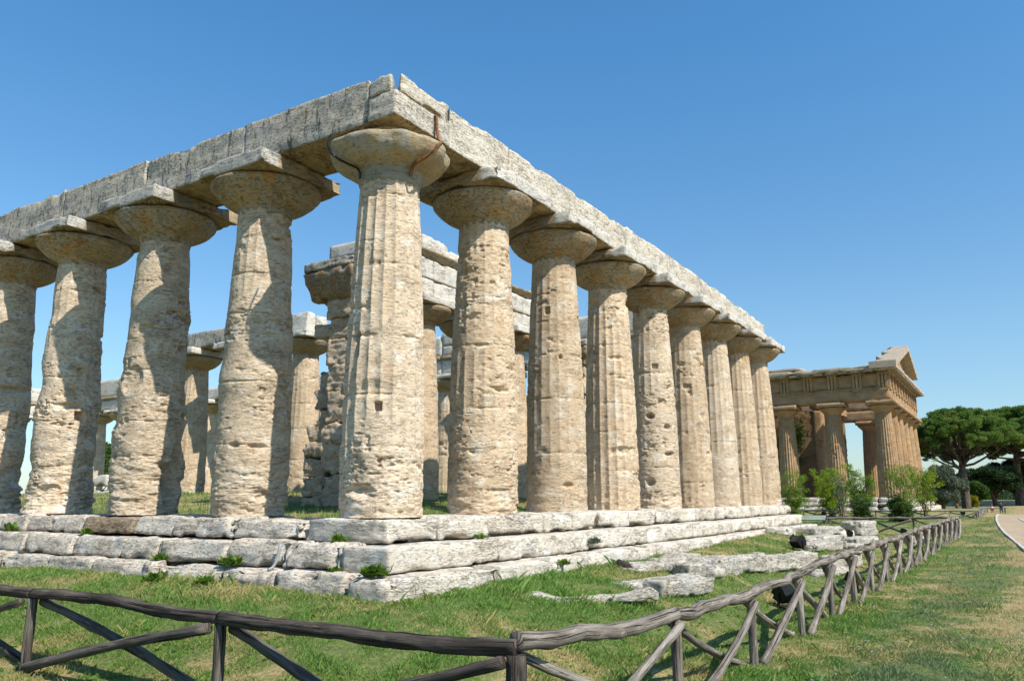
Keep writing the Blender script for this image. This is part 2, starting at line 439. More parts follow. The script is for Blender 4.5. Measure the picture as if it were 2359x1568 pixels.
M['wood'] = wood('grey_weathered_wood', (0.20, 0.17, 0.142), (0.31, 0.272, 0.232))
M['wood_pale'] = wood('pale_weathered_wood', (0.27, 0.24, 0.20), (0.40, 0.362, 0.312))

def bark(name, A, B, sc=4.0):
    n = NT(name)
    k = n.noise(n.map((sc, sc, sc * 0.3)), 1.0, 6, 0.65)
    return n.out(n.mix(n.ramp(k, 0.35, 0.65), A, B), n.bump(k, 1.0, 0.08))
M['pine_bark'] = bark('pine_bark', (0.055, 0.043, 0.035), (0.13, 0.10, 0.08))
M['bark'] = bark('shrub_bark', (0.10, 0.075, 0.05), (0.20, 0.155, 0.105), 9.0)

def leaf(name, A, B, C, trans=0.3, clump=0.8):
    n = NT(name)
    rnd = n.geo.outputs["Random Per Island"]
    c = n.mix(rnd, A, B)
    c = n.mix(n.ramp(n.noise(n.pos, clump, 3), 0.45, 0.68, 0, 0.8), c, C)
    n.b.inputs["Roughness"].default_value = 0.6
    n.L(c, n.b.inputs["Base Color"])
    tr = n.t.nodes.new("ShaderNodeBsdfTranslucent"); n.L(c, tr.inputs[0])
    ms = n.t.nodes.new("ShaderNodeMixShader"); ms.inputs[0].default_value = trans
    n.L(n.b.outputs[0], ms.inputs[1]); n.L(tr.outputs[0], ms.inputs[2])
    n.L(ms.outputs[0], n.t.nodes["Material Output"].inputs[0])
    return n.m
M['pine'] = leaf('pine_needles', (0.06, 0.14, 0.025), (0.15, 0.25, 0.045), (0.23, 0.29, 0.055), 0.34, 0.6)
M['cedar'] = leaf('dark_needles', (0.018, 0.045, 0.014), (0.035, 0.075, 0.022), (0.05, 0.085, 0.025), 0.15, 0.6)
M['olive'] = leaf('olive_leaves', (0.085, 0.115, 0.075), (0.13, 0.16, 0.11), (0.16, 0.19, 0.13), 0.2, 0.8)
M['shrub'] = leaf('shrub_leaves', (0.07, 0.17, 0.012), (0.17, 0.30, 0.02), (0.27, 0.31, 0.02), 0.35, 1.3)
M['shrub_yellow'] = leaf('yellow_green_leaves', (0.13, 0.25, 0.012), (0.26, 0.36, 0.02), (0.37, 0.34, 0.025), 0.4, 1.3)
M['shrub_dark'] = leaf('dark_shrub_leaves', (0.025, 0.06, 0.012), (0.06, 0.11, 0.02), (0.08, 0.13, 0.02), 0.25, 1.3)
M['bush_gold'] = leaf('golden_bush_leaves', (0.20, 0.19, 0.015), (0.34, 0.27, 0.02), (0.22, 0.25, 0.02), 0.35, 2)
M['tree'] = leaf('broad_leaves', (0.035, 0.085, 0.015), (0.075, 0.14, 0.025), (0.10, 0.16, 0.03), 0.3, 0.5)
M['weed'] = leaf('weed_leaves', (0.07, 0.15, 0.015), (0.14, 0.23, 0.03), (0.17, 0.22, 0.04), 0.35, 4)

# dry / fresh mask of the meadow, shared by soil and blades
def meadow(n):
    a = n.noise(n.pos, 0.55, 5, 0.6)
    b = n.noise(n.map((1, 1, 1), loc=(5, 3, 0)), 2.6, 4, 0.6)
    dry = n.math('ADD', n.math('MULTIPLY', a, 0.65), n.math('MULTIPLY', b, 0.35))
    y = n.sep(n.pos, 1)
    strip = n.ramp(y, -7.8, -8.2, 0.0, 0.075)          # trodden strip beside the path
    x = n.sep(n.pos, 0)
    edge = n.math('MULTIPLY', n.ramp(x, -3.2, -2.2), n.ramp(x, -1.4, -2.2))
    far = n.ramp(x, 24.0, 40.0, 0.0, 0.04)
    far = n.math('MULTIPLY', far, n.ramp(y, -4.0, -5.5))
    return n.math('ADD', n.math('ADD', dry, strip), n.math('ADD', far, n.math('MULTIPLY', edge, 0.03)))
def ground_mat():
    n = NT('meadow_soil')
    d = meadow(n)
    c = n.mix(n.ramp(d, 0.47, 0.59), (0.15, 0.18, 0.055), (0.36, 0.285, 0.135))
    c = n.mix(n.ramp(d, 0.57, 0.66), c, (0.34, 0.235, 0.13))
    k = n.noise(n.pos, 18.0, 6, 0.75)
    c = n.mix(1.0, c, n.mix(n.ramp(k, 0.3, 0.7), (0.5, 0.5, 0.5), (1.35, 1.35, 1.3)), 'MULTIPLY')
    return n.out(c, n.bump(k, 0.9, 0.05))
M['ground'] = ground_mat()
def blade_mat():
    n = NT('grass_blades')
    d = meadow(n)
    rnd = n.geo.outputs["Random Per Island"]
    g = n.mix(rnd, (0.085, 0.19, 0.028), (0.225, 0.345, 0.085))
    y = n.sep(n.pos, 1)
    blue = n.mix(rnd, (0.085, 0.145, 0.055), (0.26, 0.32, 0.18))
    x = n.sep(n.pos, 0)
    g = n.mix(n.math('MULTIPLY', n.ramp(y, -6.1, -6.9, 0, 0.85), n.ramp(n.noise(n.pos, 0.9, 3), 0.35, 0.55)), g, blue)
    s = n.mix(rnd, (0.50, 0.41, 0.19), (0.36, 0.335, 0.125))
    thr = n.math('ADD', d, n.math('MULTIPLY', n.math('SUBTRACT', rnd, 0.5), 0.17))
    c = n.mix(n.ramp(thr, 0.52, 0.585), g, s)
    n.b.inputs["Roughness"].default_value = 0.55
    n.L(c, n.b.inputs["Base Color"])
    tr = n.t.nodes.new("ShaderNodeBsdfTranslucent"); n.L(c, tr.inputs[0])
    ms = n.t.nodes.new("ShaderNodeMixShader"); ms.inputs[0].default_value = 0.35
    n.L(n.b.outputs[0], ms.inputs[1]); n.L(tr.outputs[0], ms.inputs[2])
    n.L(ms.outputs[0], n.t.nodes["Material Output"].inputs[0])
    return n.m
M['blade'] = blade_mat()
def path_mat():
    n = NT('dirt_path')
    k = n.noise(n.pos, 1.2, 6, 0.6)
    f = n.noise(n.pos, 25.0, 5, 0.7)
    c = n.mix(n.ramp(k, 0.35, 0.65), (0.42, 0.32, 0.215), (0.33, 0.25, 0.165))
    c = n.mix(n.ramp(f, 0.55, 0.7, 0, 0.4), c, (0.22, 0.17, 0.12))
    return n.out(c, n.bump(f, 0.6, 0.02))
M['path'] = path_mat()

# ---------------------------------------------------------------- ground
def G(x, y):
    x = np.asarray(x, float); y = np.asarray(y, float)
    base = np.interp(x, [-30, 0, 8, 15, 31, 60, 100, 140], [-1.83, -1.76, -1.71, -1.63, -1.48, -1.36, -1.12, -1.1])
    d = np.hypot(np.maximum(np.maximum(-1.9 - x, x - 24.8), 0), np.maximum(np.maximum(-1.9 - y, y - 54.6), 0))
    top = np.interp(x, [-2, 8, 15, 22], [-.98, -.95, -.82, -.82]) + .07 * sst(0, 1, (y + 1) / 3)
    z = top + (base - top) * sst(0, 1, d / 3.9)
    d2 = np.hypot(np.maximum(np.maximum(70.3 - x, x - 98), 0), np.maximum(np.maximum(-.8 - y, y - 61), 0))
    return z + (-1.02 - z) * (1 - sst(0, 1, d2 / 6))
def gz(x, y): return float(G(x, y))
# the field survey (fences, stones, trees) is plotted on its own grid; this lays it on the temple's axes
def site(x, y): return (1.00916 * x - .00904 * y + .3885, -.01651 * x + 1.02132 * y + .352)
def unsite(x, y):
    x, y = x - .3885, y - .352
    d = 1.00916 * 1.02132 - .00904 * .01651
    return ((1.02132 * x + .00904 * y) / d, (.01651 * x + 1.00916 * y) / d)

def axis(parts):
    out = []
    for a, b, n in parts: out.append(np.linspace(a, b, n, endpoint=False))
    return np.concatenate(out + [[parts[-1][1]]])
gx = axis([(-4000, -60, 10), (-60, -14, 12), (-14, 30, 170), (30, 110, 80), (110, 300, 30), (300, 5000, 14)])
gy = axis([(-4000, -60, 10), (-60, -14, 12), (-14, 4, 80), (4, 70, 60), (70, 250, 20), (250, 5000, 14)])
X, Y = np.meshgrid(gx, gy, indexing='ij')
Z = G(X, Y)
pp = np.stack([X.ravel(), Y.ravel(), Z.ravel() * 0], 1)
near = ((np.abs(X) < 120) & (np.abs(Y) < 70)).ravel()
Zf = Z.ravel() + near * 0.035 * fbm(pp * 0.8, 3)
inside = ((X > -1.6) & (X < 24.5) & (Y > -1.6) & (Y < 54.3)).ravel()
Zf[inside] = -1.25
w = len(gy)
i, j = np.meshgrid(np.arange(len(gx) - 1), np.arange(w - 1), indexing='ij')
b = (i * w + j).ravel()
ground = mk('ground', np.stack([X.ravel(), Y.ravel(), Zf], 1), np.stack([b, b + w, b + w + 1, b + 1], 1), M['ground'], smooth=True)
tag(ground, kind='structure')

# raised earth inside the temple
def GI(x, y):
    x = np.asarray(x, float); y = np.asarray(y, float)
    d = np.minimum(np.minimum(x, 22.9 - x), np.minimum(y, 52.7 - y))
    return -.12 + .58 * sst(0, 1, (d - .8) / 8.0)
ix = np.linspace(0.35, 22.5, 90); iy = np.linspace(0.35, 52.3, 180)
X, Y = np.meshgrid(ix, iy, indexing='ij')
Z = GI(X, Y).ravel()
pp = np.stack([X.ravel(), Y.ravel(), Z * 0], 1)
Z = Z + 0.06 * fbm(pp * 0.7, 3)
w = len(iy)
i, j = np.meshgrid(np.arange(len(ix) - 1), np.arange(w - 1), indexing='ij')
b = (i * w + j).ravel()
tag(mk('earth_floor', np.stack([X.ravel(), Y.ravel(), Z], 1), np.stack([b, b + w, b + w + 1, b + 1], 1), M['ground'], smooth=True), kind='structure')

# path and kerb
kerb_line = np.array([(9.0, -9.3), (16.0, -8.80), (23.5, -8.24), (28.5, -7.85), (35.2, -7.35), (45, -6.78), (56, -6.25), (68.5, -5.80), (74, -5.75)], float)
kerb_line = np.array([site(*p) for p in kerb_line])
tt = np.linspace(0, 1, 90)
kl = np.concatenate([[0], np.cumsum(np.linalg.norm(np.diff(kerb_line, axis=0), axis=1))]); kl /= kl[-1]
kx = np.interp(tt, kl, kerb_line[:, 0]); ky = np.interp(tt, kl, kerb_line[:, 1])
pv = []
for q in range(9):
    f = q / 8
    yy = ky - 0.05 - f * (3.5 + 4.0 * sst(40, 75, kx) * 0)
    pv.append(np.stack([kx, yy, G(kx, yy) + 0.03], 1))
pv = np.stack(pv, 1); nq = pv.shape[1]
i, j = np.meshgrid(np.arange(len(tt) - 1), np.arange(nq - 1), indexing='ij')
b = (i * nq + j).ravel()
tag(mk('path', pv.reshape(-1, 3), np.stack([b, b + 1, b + nq + 1, b + nq], 1), M['path'], smooth=True), kind='structure')
def kerb(name, kx, ky):
    mb = MB()
    n = len(kx)
    tx = np.gradient(kx); ty = np.gradient(ky); ln = np.hypot(tx, ty); nx_, ny_ = -ty / ln, tx / ln
    z = G(kx, ky)
    prof = [(-.06, -.15), (-.06, .055), (-.045, .07), (.045, .07), (.06, .055), (.06, -.15)]
    v = np.stack([np.stack([kx + nx_ * a, ky + ny_ * a, z + h + 0.01 * np.sin(np.arange(n) * 1.7)], 1) for a, h in prof], 1)
    k = len(prof)
    i, j = np.meshgrid(np.arange(n - 1), np.arange(k - 1), indexing='ij')
    b = (i * k + j).ravel()
    mb.add(v.reshape(-1, 3), np.stack([b, b + k, b + k + 1, b + 1], 1))
    mb.add(v[0], None, [[0, 1, 2], [0, 2, 3], [0, 3, 4], [0, 4, 5]]); mb.add(v[-1], None, [[0, 2, 1], [0, 3, 2], [0, 4, 3], [0, 5, 4]])
    return tag(mb.build(name, M['kerb']), kind='structure')
kerb('kerb', kx, ky)
k2 = np.array([site(a, b_) for a, b_ in zip(np.linspace(48, 61.8, 20), np.linspace(-8.25, -7.44, 20))])
kerb('kerb', k2[:, 0], k2[:, 1])

# ---------------------------------------------------------------- columns
H_SH = 5.66           # shaft height; capital above to 6.08, slab to 6.38
def shaft_geo(seed, na, nz, R0=.69, R1=.5, H=H_SH, flute=.035, erode=1.0, keep=0.5, pits=(), nfl=20, entasis=.035, drums=None, keep_low=None, phase=0.0, lump=.012):
    rs = np.random.RandomState(seed)
    a = np.linspace(0, 2 * PI, na, endpoint=False); z = np.linspace(0, H, nz)
    A, Zz = np.meshgrid(a, z, indexing='ij'); A = A.ravel(); Zz = Zz.ravel()
    t = Zz / H
    Rr = R0 + (R1 - R0) * t + entasis * np.sin(PI * np.clip(t * 1.05, 0, 1))
    ca, sa = np.cos(A), np.sin(A)
    P = np.stack([ca * Rr, sa * Rr, Zz], 1) + seed * 7.31
    worn = fbm(P * np.array([1.3, 1.3, 0.8]), 3)
    kp = keep if keep_low is None else keep_low + (keep - keep_low) * sst(0.15, 0.75, t)
    alive = sst(-0.12, 0.12, worn * 0.9 + (kp - 0.5) * 1.4)
    s = np.abs(np.sin((A + phase) * nfl / 2)) ** .85
    r = Rr - flute * Rr / R0 * (alive * (0.12 + 0.88 * s) + (1 - alive) * 0.85)
    er = erode * (0.35 + 0.65 * (1 - alive))
    Q = np.stack([ca * 2.4, sa * 2.4, Zz * 15.0], 1) + seed * 3.1
    st = fbm(Q, 3, .6)
    rough = sst(-.10, .32, fbm(P * np.array([.9, .9, 1.5]) + 60, 2))          # some drums stay smooth, others are ragged
    er = er * (.22 + .78 * rough)
    r += er * 0.011 * st - er * 0.075 * np.maximum(0, st - 0.27)
    r += er * 0.014 * fbm(P * np.array([2.2, 2.2, 4.0]) + 9, 2)
    r += er * 0.006 * vnoise(P * np.array([14, 14, 26.0]))
    fq = rs.uniform(.65, 1.45)
    pit = fbm(P * np.array([9.0, 9.0, 17.0]) * fq + 3, 2)
    r -= er * 0.10 * np.maximum(0, pit - 0.36)
    r -= erode * rough * 0.20 * np.maximum(0, fbm(P * np.array([2.6, 2.6, 5.2]) * fq + 21, 3) - 0.30)
    r += lump * (fbm(P * np.array([1.1, 1.1, 2.0]) + 77, 2) - .15) * (1.25 - t)
    # the foot is worn most
    foot = 1 - sst(0.0, 0.9 + 12 * lump, Zz)
    r += erode * foot * 0.045 * (fbm(P * np.array([2.6, 2.6, 9.0]) + 40, 4, .6) - 0.25)
    # drum joints
    if drums is None:
        drums = []; zz = 0.0
        while True:
            zz += rs.uniform(0.62, 1.25)
            if zz > H - 0.35: break
            drums.append(zz)
    for k, zj in enumerate(drums):
        zw = zj + 0.012 * vnoise(np.stack([ca * 2 + k, sa * 2, Zz * 0 + seed], 1))
        open_ = 0.25 + 0.75 * sst(-0.2, 0.35, vnoise(np.stack([ca * 1.7 + 5, sa * 1.7 + k * 3, Zz * 0 + seed], 1)))
        r -= 0.030 * open_ * np.exp(-((Zz - zw) / 0.014) ** 2)
        r -= 0.045 * erode * np.exp(-((Zz - zw) / 0.05) ** 2) * np.maximum(0, vnoise(np.stack([ca * 5 + k, sa * 5, Zz * 3 + seed], 1)) - 0.2)
    for (pa, pz, wa, wz, dep, hard) in pits:            # angle (deg), height, half width (m), half height, depth
        da = (A - R(pa) + PI) % (2 * PI) - PI
        u, v_ = np.abs(da) * Rr / wa, np.abs(Zz - pz) / wz
        if hard: k = (1 - sst(0.85, 1.12, u)) * (1 - sst(0.85, 1.12, v_))
        else: k = np.clip(1 - (u * u + v_ * v_) + 0.5 * vnoise(P * 4), 0, 1)
        r -= dep * k
    V = np.stack([ca * r, sa * r, Zz], 1)
    i, j = np.meshgrid(np.arange(na), np.arange(nz - 1), indexing='ij')
    b0 = (i * nz + j).ravel(); b1 = (((i + 1) % na) * nz + j).ravel()
    return V, np.stack([b0, b1, b1 + 1, b0 + 1], 1)

def lathe_geo(prof, na, amp=0.0, seed=0.0, lobes=None, sq=0.0):
    prof = np.array(prof, float); k = len(prof)
    a = np.linspace(0, 2 * PI, na, endpoint=False)
    A, K = np.meshgrid(a, np.arange(k), indexing='ij'); A = A.ravel(); K = K.ravel()
    r = prof[K, 0].copy(); z = prof[K, 1].copy()
    q = np.stack([np.cos(A) * 1.3 + seed, np.sin(A) * 1.3, z * 1.5], 1)
    q2 = np.stack([np.cos(A) * 6 + seed, np.sin(A) * 6, z * 8], 1)
    wt = np.clip((r - 0.45) / 0.5, 0, 1)
    r = r + amp * wt * (fbm(q, 2) + 0.35 * fbm(q2, 2)) - amp * wt * 2.0 * np.maximum(0, fbm(q * 1.8 + 7, 2) - 0.35)
    if lobes is not None: r = r * (1 + wt * lobes(A))
    V = np.stack([np.cos(A) * r, np.sin(A) * r, z + amp * 0.3 * wt * vnoise(q * 2)], 1)
    i, j = np.meshgrid(np.arange(na), np.arange(k - 1), indexing='ij')
    b0 = (i * k + j).ravel(); b1 = (((i + 1) % na) * k + j).ravel()
    return V, np.stack([b0, b1, b1 + 1, b0 + 1], 1)

def smooth_prof(pts, n):
    pts = np.array(pts, float)
    t = np.concatenate([[0], np.cumsum(np.linalg.norm(np.diff(pts, axis=0), axis=1))]); t /= t[-1]
    u = np.linspace(0, 1, n)
    out = np.stack([np.interp(u, t, pts[:, 0]), np.interp(u, t, pts[:, 1])], 1)
    for _ in range(3):
        o2 = out.copy(); o2[1:-1] = (out[:-2] + 2 * out[1:-1] + out[2:]) / 4; out = o2
    return out
ECH = smooth_prof([(.485, 5.52), (.50, 5.60), (.515, 5.645), (.59, 5.675), (.69, 5.72), (.80, 5.79), (.90, 5.88), (.975, 5.965), (1.015, 6.03), (1.022, 6.065), (1.0, 6.095), (.90, 6.105), (.5, 6.11)], 64)
ECH0 = smooth_prof([(.50, 5.55), (.54, 5.66), (.60, 5.69), (.74, 5.725), (.87, 5.79), (.965, 5.89), (1.02, 5.99), (1.03, 6.05), (1.0, 6.09), (.88, 6.11), (.46, 6.15), (.42, 6.2), (.42, 6.43), (.3, 6.43)], 72)

# ================================================================ the near temple
temple = empty('ruined_temple')
tag(temple, 'large roofless ruined temple of tan fluted columns under grey white stone beams on white steps', 'temple')
SF, SL = 2.86, 3.10
FXP = [0, 2.86, 5.72, 8.58, 11.44, 14.26, 17.02, 19.73, 22.42]     # front axes; the last bays are a little tighter
XN = FXP[8]
ABZ = 6.108

def column(x, y, seed, lod, kw, cap='normal', label=None, mat='shaft', abm='inner', abx=(1.0, 1.0), ab_off=(0, 0), z0=0.0):
    na, nz = {0: (300, 420), 1: (220, 280), 2: (140, 170), 3: (100, 110)}[lod]
    v, f = shaft_geo(seed, na, nz, **kw)
    o = mk('column', v, f, M[mat], temple, smooth=True)
    o.location = (x, y, z0)
    if label: o['label'] = label
    if cap == 'none': return o
    an = {0: 120, 1: 90, 2: 64, 3: 48}[lod]
    if cap == 'normal':
        v, f = lathe_geo(ECH, an, 0.034, seed * 1.7)
        mk('capital', v, f, M['capital'], o, smooth=True)
        res = {0: 0.045, 1: 0.06, 2: 0.09, 3: 0.14}[lod]
        ax, ay = abx
        v, f = rbox_geo((ab_off[0], ab_off[1], (ABZ + 6.385) / 2), (2 * ax, 2 * ay, 6.385 - ABZ), res=res, rad=0.014, amp=0.013, seed=seed, strata=1.0, chip=0.08)
        mk('abacus', v, f, M[abm], o, smooth=True)
    elif cap == 'corner':
        lob = lambda a: 0.018 * np.cos(4 * a + 0.4) + 0.02 * np.cos(9 * a + 1) + 0.012 * np.cos(14 * a)
        v, f = lathe_geo(ECH0, 200, 0.045, 4.4, lob)
        c = mk('capital', v, f, M['capital0'], o, smooth=True)
        c['label'] = 'bulging wavy edged corner capital'
        v, f = lathe_geo(smooth_prof([(.49, 5.43), (.52, 5.45), (.528, 5.55), (.545, 5.66), (.60, 5.705), (.56, 5.74)], 16), 90, 0.03, 2.2)
        mk('collar', v, f, M['mortar'], o, smooth=True)
    return o

FK = {   # east front
 0: dict(seed=3, kw=dict(lump=.025, keep=1.05, keep_low=0.36, erode=1.1, flute=.042, pits=[(-146, 1.67, .06, .07, .16, True), (176, 2.66, .05, .20, .14, True), (-143, .85, .05, .05, .1, False),
        (-158, 1.95, .45, .16, .05, False), (-170, .40, .3, .12, .07, False)])),
 1: dict(seed=5, kw=dict(keep=0.62, keep_low=0.22, erode=1.45, flute=.023, pits=[(-150, 3.1, .2, .06, .06, False), (-120, .42, .3, .05, .05, False)])),
 2: dict(seed=8, kw=dict(keep=0.92, keep_low=0.45, erode=.75, flute=.02, pits=[(-140, 3.3, .05, .05, .09, False), (-130, .55, .14, .06, .07, False), (-168, 4.35, .06, .07, .1, True)])),
 3: dict(seed=9, kw=dict(keep=0.62, keep_low=0.70, erode=1.1, flute=.034, pits=[(-140, 3.7, .25, .07, .06, False), (-125, 3.2, .2, .06, .06, False)])),
 4: dict(seed=14, kw=dict(keep=0.45, keep_low=0.10, erode=1.6, flute=.025, pits=[(-168, 2.5, .14, .10, .16, False), (-124, 2.2, .12, .08, .13, False), (-120, 1.47, .16, .06, .14, False), (-174, .72, .14, .12, .14, False), (-150, 3.9, .09, .07, .1, True)])),
 5: dict(seed=15, kw=dict(keep=0.72, keep_low=0.4, erode=1.25, flute=.02)),
 6: dict(seed=18, kw=dict(keep=0.98, keep_low=0.35, erode=.65, flute=.027)),
 7: dict(seed=20, kw=dict(keep=0.95, keep_low=0.6, erode=0.6, flute=.027)),
 8: dict(seed=22, kw=dict(keep=0.88, keep_low=0.5, erode=0.8, flute=.027)),
}
LAB_F = {0: 'corner column with a square putlog hole and sharp upper flutes', 4: 'badly pitted column with deep cavities', 3: 'column with deep flutes kept on its lower half'}
for i in range(9):
    d = FK[i]
    column(FXP[i], 0, d['seed'], 0 if i < 2 else (1 if i < 5 else 2), d['kw'], 'corner' if i == 0 else 'normal', LAB_F.get(i), 'shaft_pale' if i in (0, 4, 6) else 'shaft', abm='abacus_front')
LK = {   # south flank
 1: dict(seed=31, kw=dict(lump=.05, keep=0.42, keep_low=0.2, erode=1.35, flute=.026, pits=[(-120, 1.18, .25, .04, .09, False), (-160, 1.2, .12, .06, .1, False), (-110, .35, .22, .1, .08, False), (-100, 5.0, .07, .04, .09, False)])),
 2: dict(seed=34, kw=dict(lump=.09, keep=0.32, keep_low=0.02, erode=1.8, flute=.02, pits=[(-72, .62, .30, .55, .36, False), (-66, 1.15, .2, .25, .2, False), (-165, 2.6, .25, .3, .09, False)])),
 3: dict(seed=36, kw=dict(lump=.09, keep=0.36, keep_low=0.02, erode=1.7, flute=.02, pits=[(-96, 2.08, .11, .10, .2, True), (-110, 2.3, .4, .08, .1, False), (-140, .5, .3, .12, .08, False)])),
 4: dict(seed=39, kw=dict(lump=.09, keep=0.3, keep_low=0.02, erode=1.8, flute=.018, pits=[(-105, 2.9, .5, .10, .14, False)])),
}
for j in range(1, 18):
    d = LK.get(j, dict(seed=50 + j, kw=dict(keep=0.4, keep_low=0.1, erode=1.4, flute=.026)))
    if j > 8: continue
    column(0, j * SL, d['seed'], 0 if j < 4 else (1 if j < 5 else 2), d['kw'],
           label='flank column with its foot broken away on one side' if j == 2 else None, mat='shaft_pale' if j in (1, 2, 3, 4) else 'shaft', abm='abacus_flank')
# north flank, west end, porch and the middle row
for j in range(1, 18):
    column(XN, j * SL, 80 + j, 3, dict(keep=0.7, keep_low=0.4, erode=0.9, flute=.026))
for i in range(1, 8):
    column(FXP[i], 17 * SL, 120 + i, 3, dict(keep=0.7, keep_low=0.4, erode=0.9, flute=.026))
PZ = 0.07
for i in (3, 4, 5):
    pc = column(11.44 + (i - 4) * 2.6, 6.45, 140 + i, 2, dict(keep=1.1, keep_low=0.9, erode=0.5, flute=.027), z0=PZ, abx=(.98, .98)); pc.scale = (.97, .97, .963)
for y in (14.1, 17.4, 20.7):
    column(4 * SF, y, 150 + int(y), 2, dict(keep=0.8, keep_low=0.5, erode=0.9, flute=.025), z0=0.1)

# ---- beams
AZ0, AZ1 = 6.39, 7.20
def beam(name, x0, x1, y0, y1, z0, z1, mat, seed, res=0.07, **k):
    k = {**dict(rad=0.010, amp=0.014, strata=1.1, chip=0.05, rise=0.022), **k}
    return span(name, x0, x1, y0, y1, z0, z1, M[mat], temple, res=res, seed=seed, **k)
HW = 0.60
# corner: one low block, two mitred upper blocks with a gap between them
beam('architrave_block', -HW, 0.86, -HW, -.005, 6.42, 6.845, 'corner', 201, res=0.045, chip=0.025, rad=.008, rise=0.0)
def mitre_left(p, h):
    q = p.copy()
    t = np.clip((p[:, 0] + h[0]) / (2 * h[0]), 0, 1)
    near = 1 - np.clip((p[:, 1] + h[1]) / (2 * h[1]), 0, 1)
    q[:, 1] += near * 0.44 * t
    return q
beam('architrave_block', -HW - .004, 0.02, -0.52, -.002, 6.848, 7.20, 'flank', 202, res=0.04, chip=.12, rad=.04, deform=mitre_left, rise=0.02)
def mitre_right(p, h):
    q = p.copy()
    t = (p[:, 1] + h[1]) / (2 * h[1])
    near = 1 - np.clip((p[:, 0] + h[0]) / 0.6, 0, 1)
    q[:, 0] += near * 0.60 * t
    return q
beam('architrave_block', -0.50, 0.86, -HW - .012, -0.004, 6.848, 7.22, 'facade', 203, res=0.04, chip=.14, rad=.05, deform=mitre_right, rise=0.03)
beam('architrave_block', -HW, HW, 0.0, SL - .004, 6.40, 7.21, 'flank', 204, res=0.045, rise=0.022, chip=.04, rad=.006)
ftop = [7.2, 7.21, 7.25, 7.28, 7.25, 7.22, 7.22, 7.2, 7.2]
for j in range(1, 8):
    beam('architrave_block', -HW, HW, j * SL + .0, (j + 1) * SL - .006, AZ0, ftop[j], 'flank', 210 + j, res=0.05 if j < 3 else 0.08)
# front: joints over the columns
fx = [0.88, 2.87, 5.74, 8.58, 11.44, 14.27, 17.02, 19.73, 21.95]
fz = [7.19, 7.17, 7.17, 7.22, 7.22, 7.18, 7.12, 7.08]
for i in range(8):
    beam('architrave_block', fx[i], fx[i + 1] - .008, -HW - (.006 if i % 2 else 0), HW, AZ0, fz[i] , 'facade', 230 + i, res=0.05 if i < 2 else (0.08 if i < 4 else 0.12), rise=0.015, chip=0.045)
beam('architrave_block', 21.96, 22.95, -.75, .62, 6.39, 6.62, 'facade', 240, res=0.1)
# north flank and west end
for j in range(1, 17):
    beam('architrave_block', XN - HW, XN + HW, j * SL + .01, (j + 1) * SL - .02, AZ0, 7.14, 'inner', 250 + j, res=0.2)
for i in range(0, 8):
    beam('architrave_block', FXP[i] + .01 + (0.6 if i == 0 else 0), FXP[i + 1] - .02 - (0.6 if i == 7 else 0), 17 * SL - HW, 17 * SL + HW, AZ0, 7.14, 'inner', 270 + i, res=0.2)
# moulded upper courses that survive on the north side and at the west end
for j in list(range(1, 7)) + list(range(13, 17)):
    y0, y1 = j * SL + .01, (j + 1) * SL - .02
    beam('moulding', XN - HW - .10, XN + HW, y0, y1, 7.165, 7.36, 'capital', 290 + j, res=0.2, chip=.04, rise=0)
    t = 8.5 + 0.1 * math.sin(j * 2.3)
    if j in (3, 4):      # a square beam hole is left open between two halves
        ym = (y0 + y1) / 2 + .2
        beam('frieze_block', XN - HW + .03, XN + HW, y0, ym - .22, 7.37, 7.85, 'inner', 310 + j, res=0.15)
        beam('frieze_block', XN - HW + .03, XN + HW, ym + .22, y1, 7.37, 7.85, 'inner', 320 + j, res=0.15)
        beam('frieze_block', XN - HW + .02, XN + HW, y0, y1, 7.87, t, 'inner', 330 + j, res=0.15)
    else:
        beam('frieze_block', XN - HW + .03, XN + HW, y0, y1, 7.37, t, 'inner', 310 + j, res=0.2)
for i in range(4, 8):
    x0, x1 = FXP[i] + .01, FXP[i + 1] - .02 - (0.6 if i == 7 else 0)
    beam('moulding', x0, x1, 17 * SL - HW - .1, 17 * SL + HW, 7.165, 7.36, 'capital', 340 + i, res=0.2, rise=0)
    beam('frieze_block', x0, x1, 17 * SL - HW + .03, 17 * SL + HW, 7.37, 8.4, 'inner', 350 + i, res=0.2)

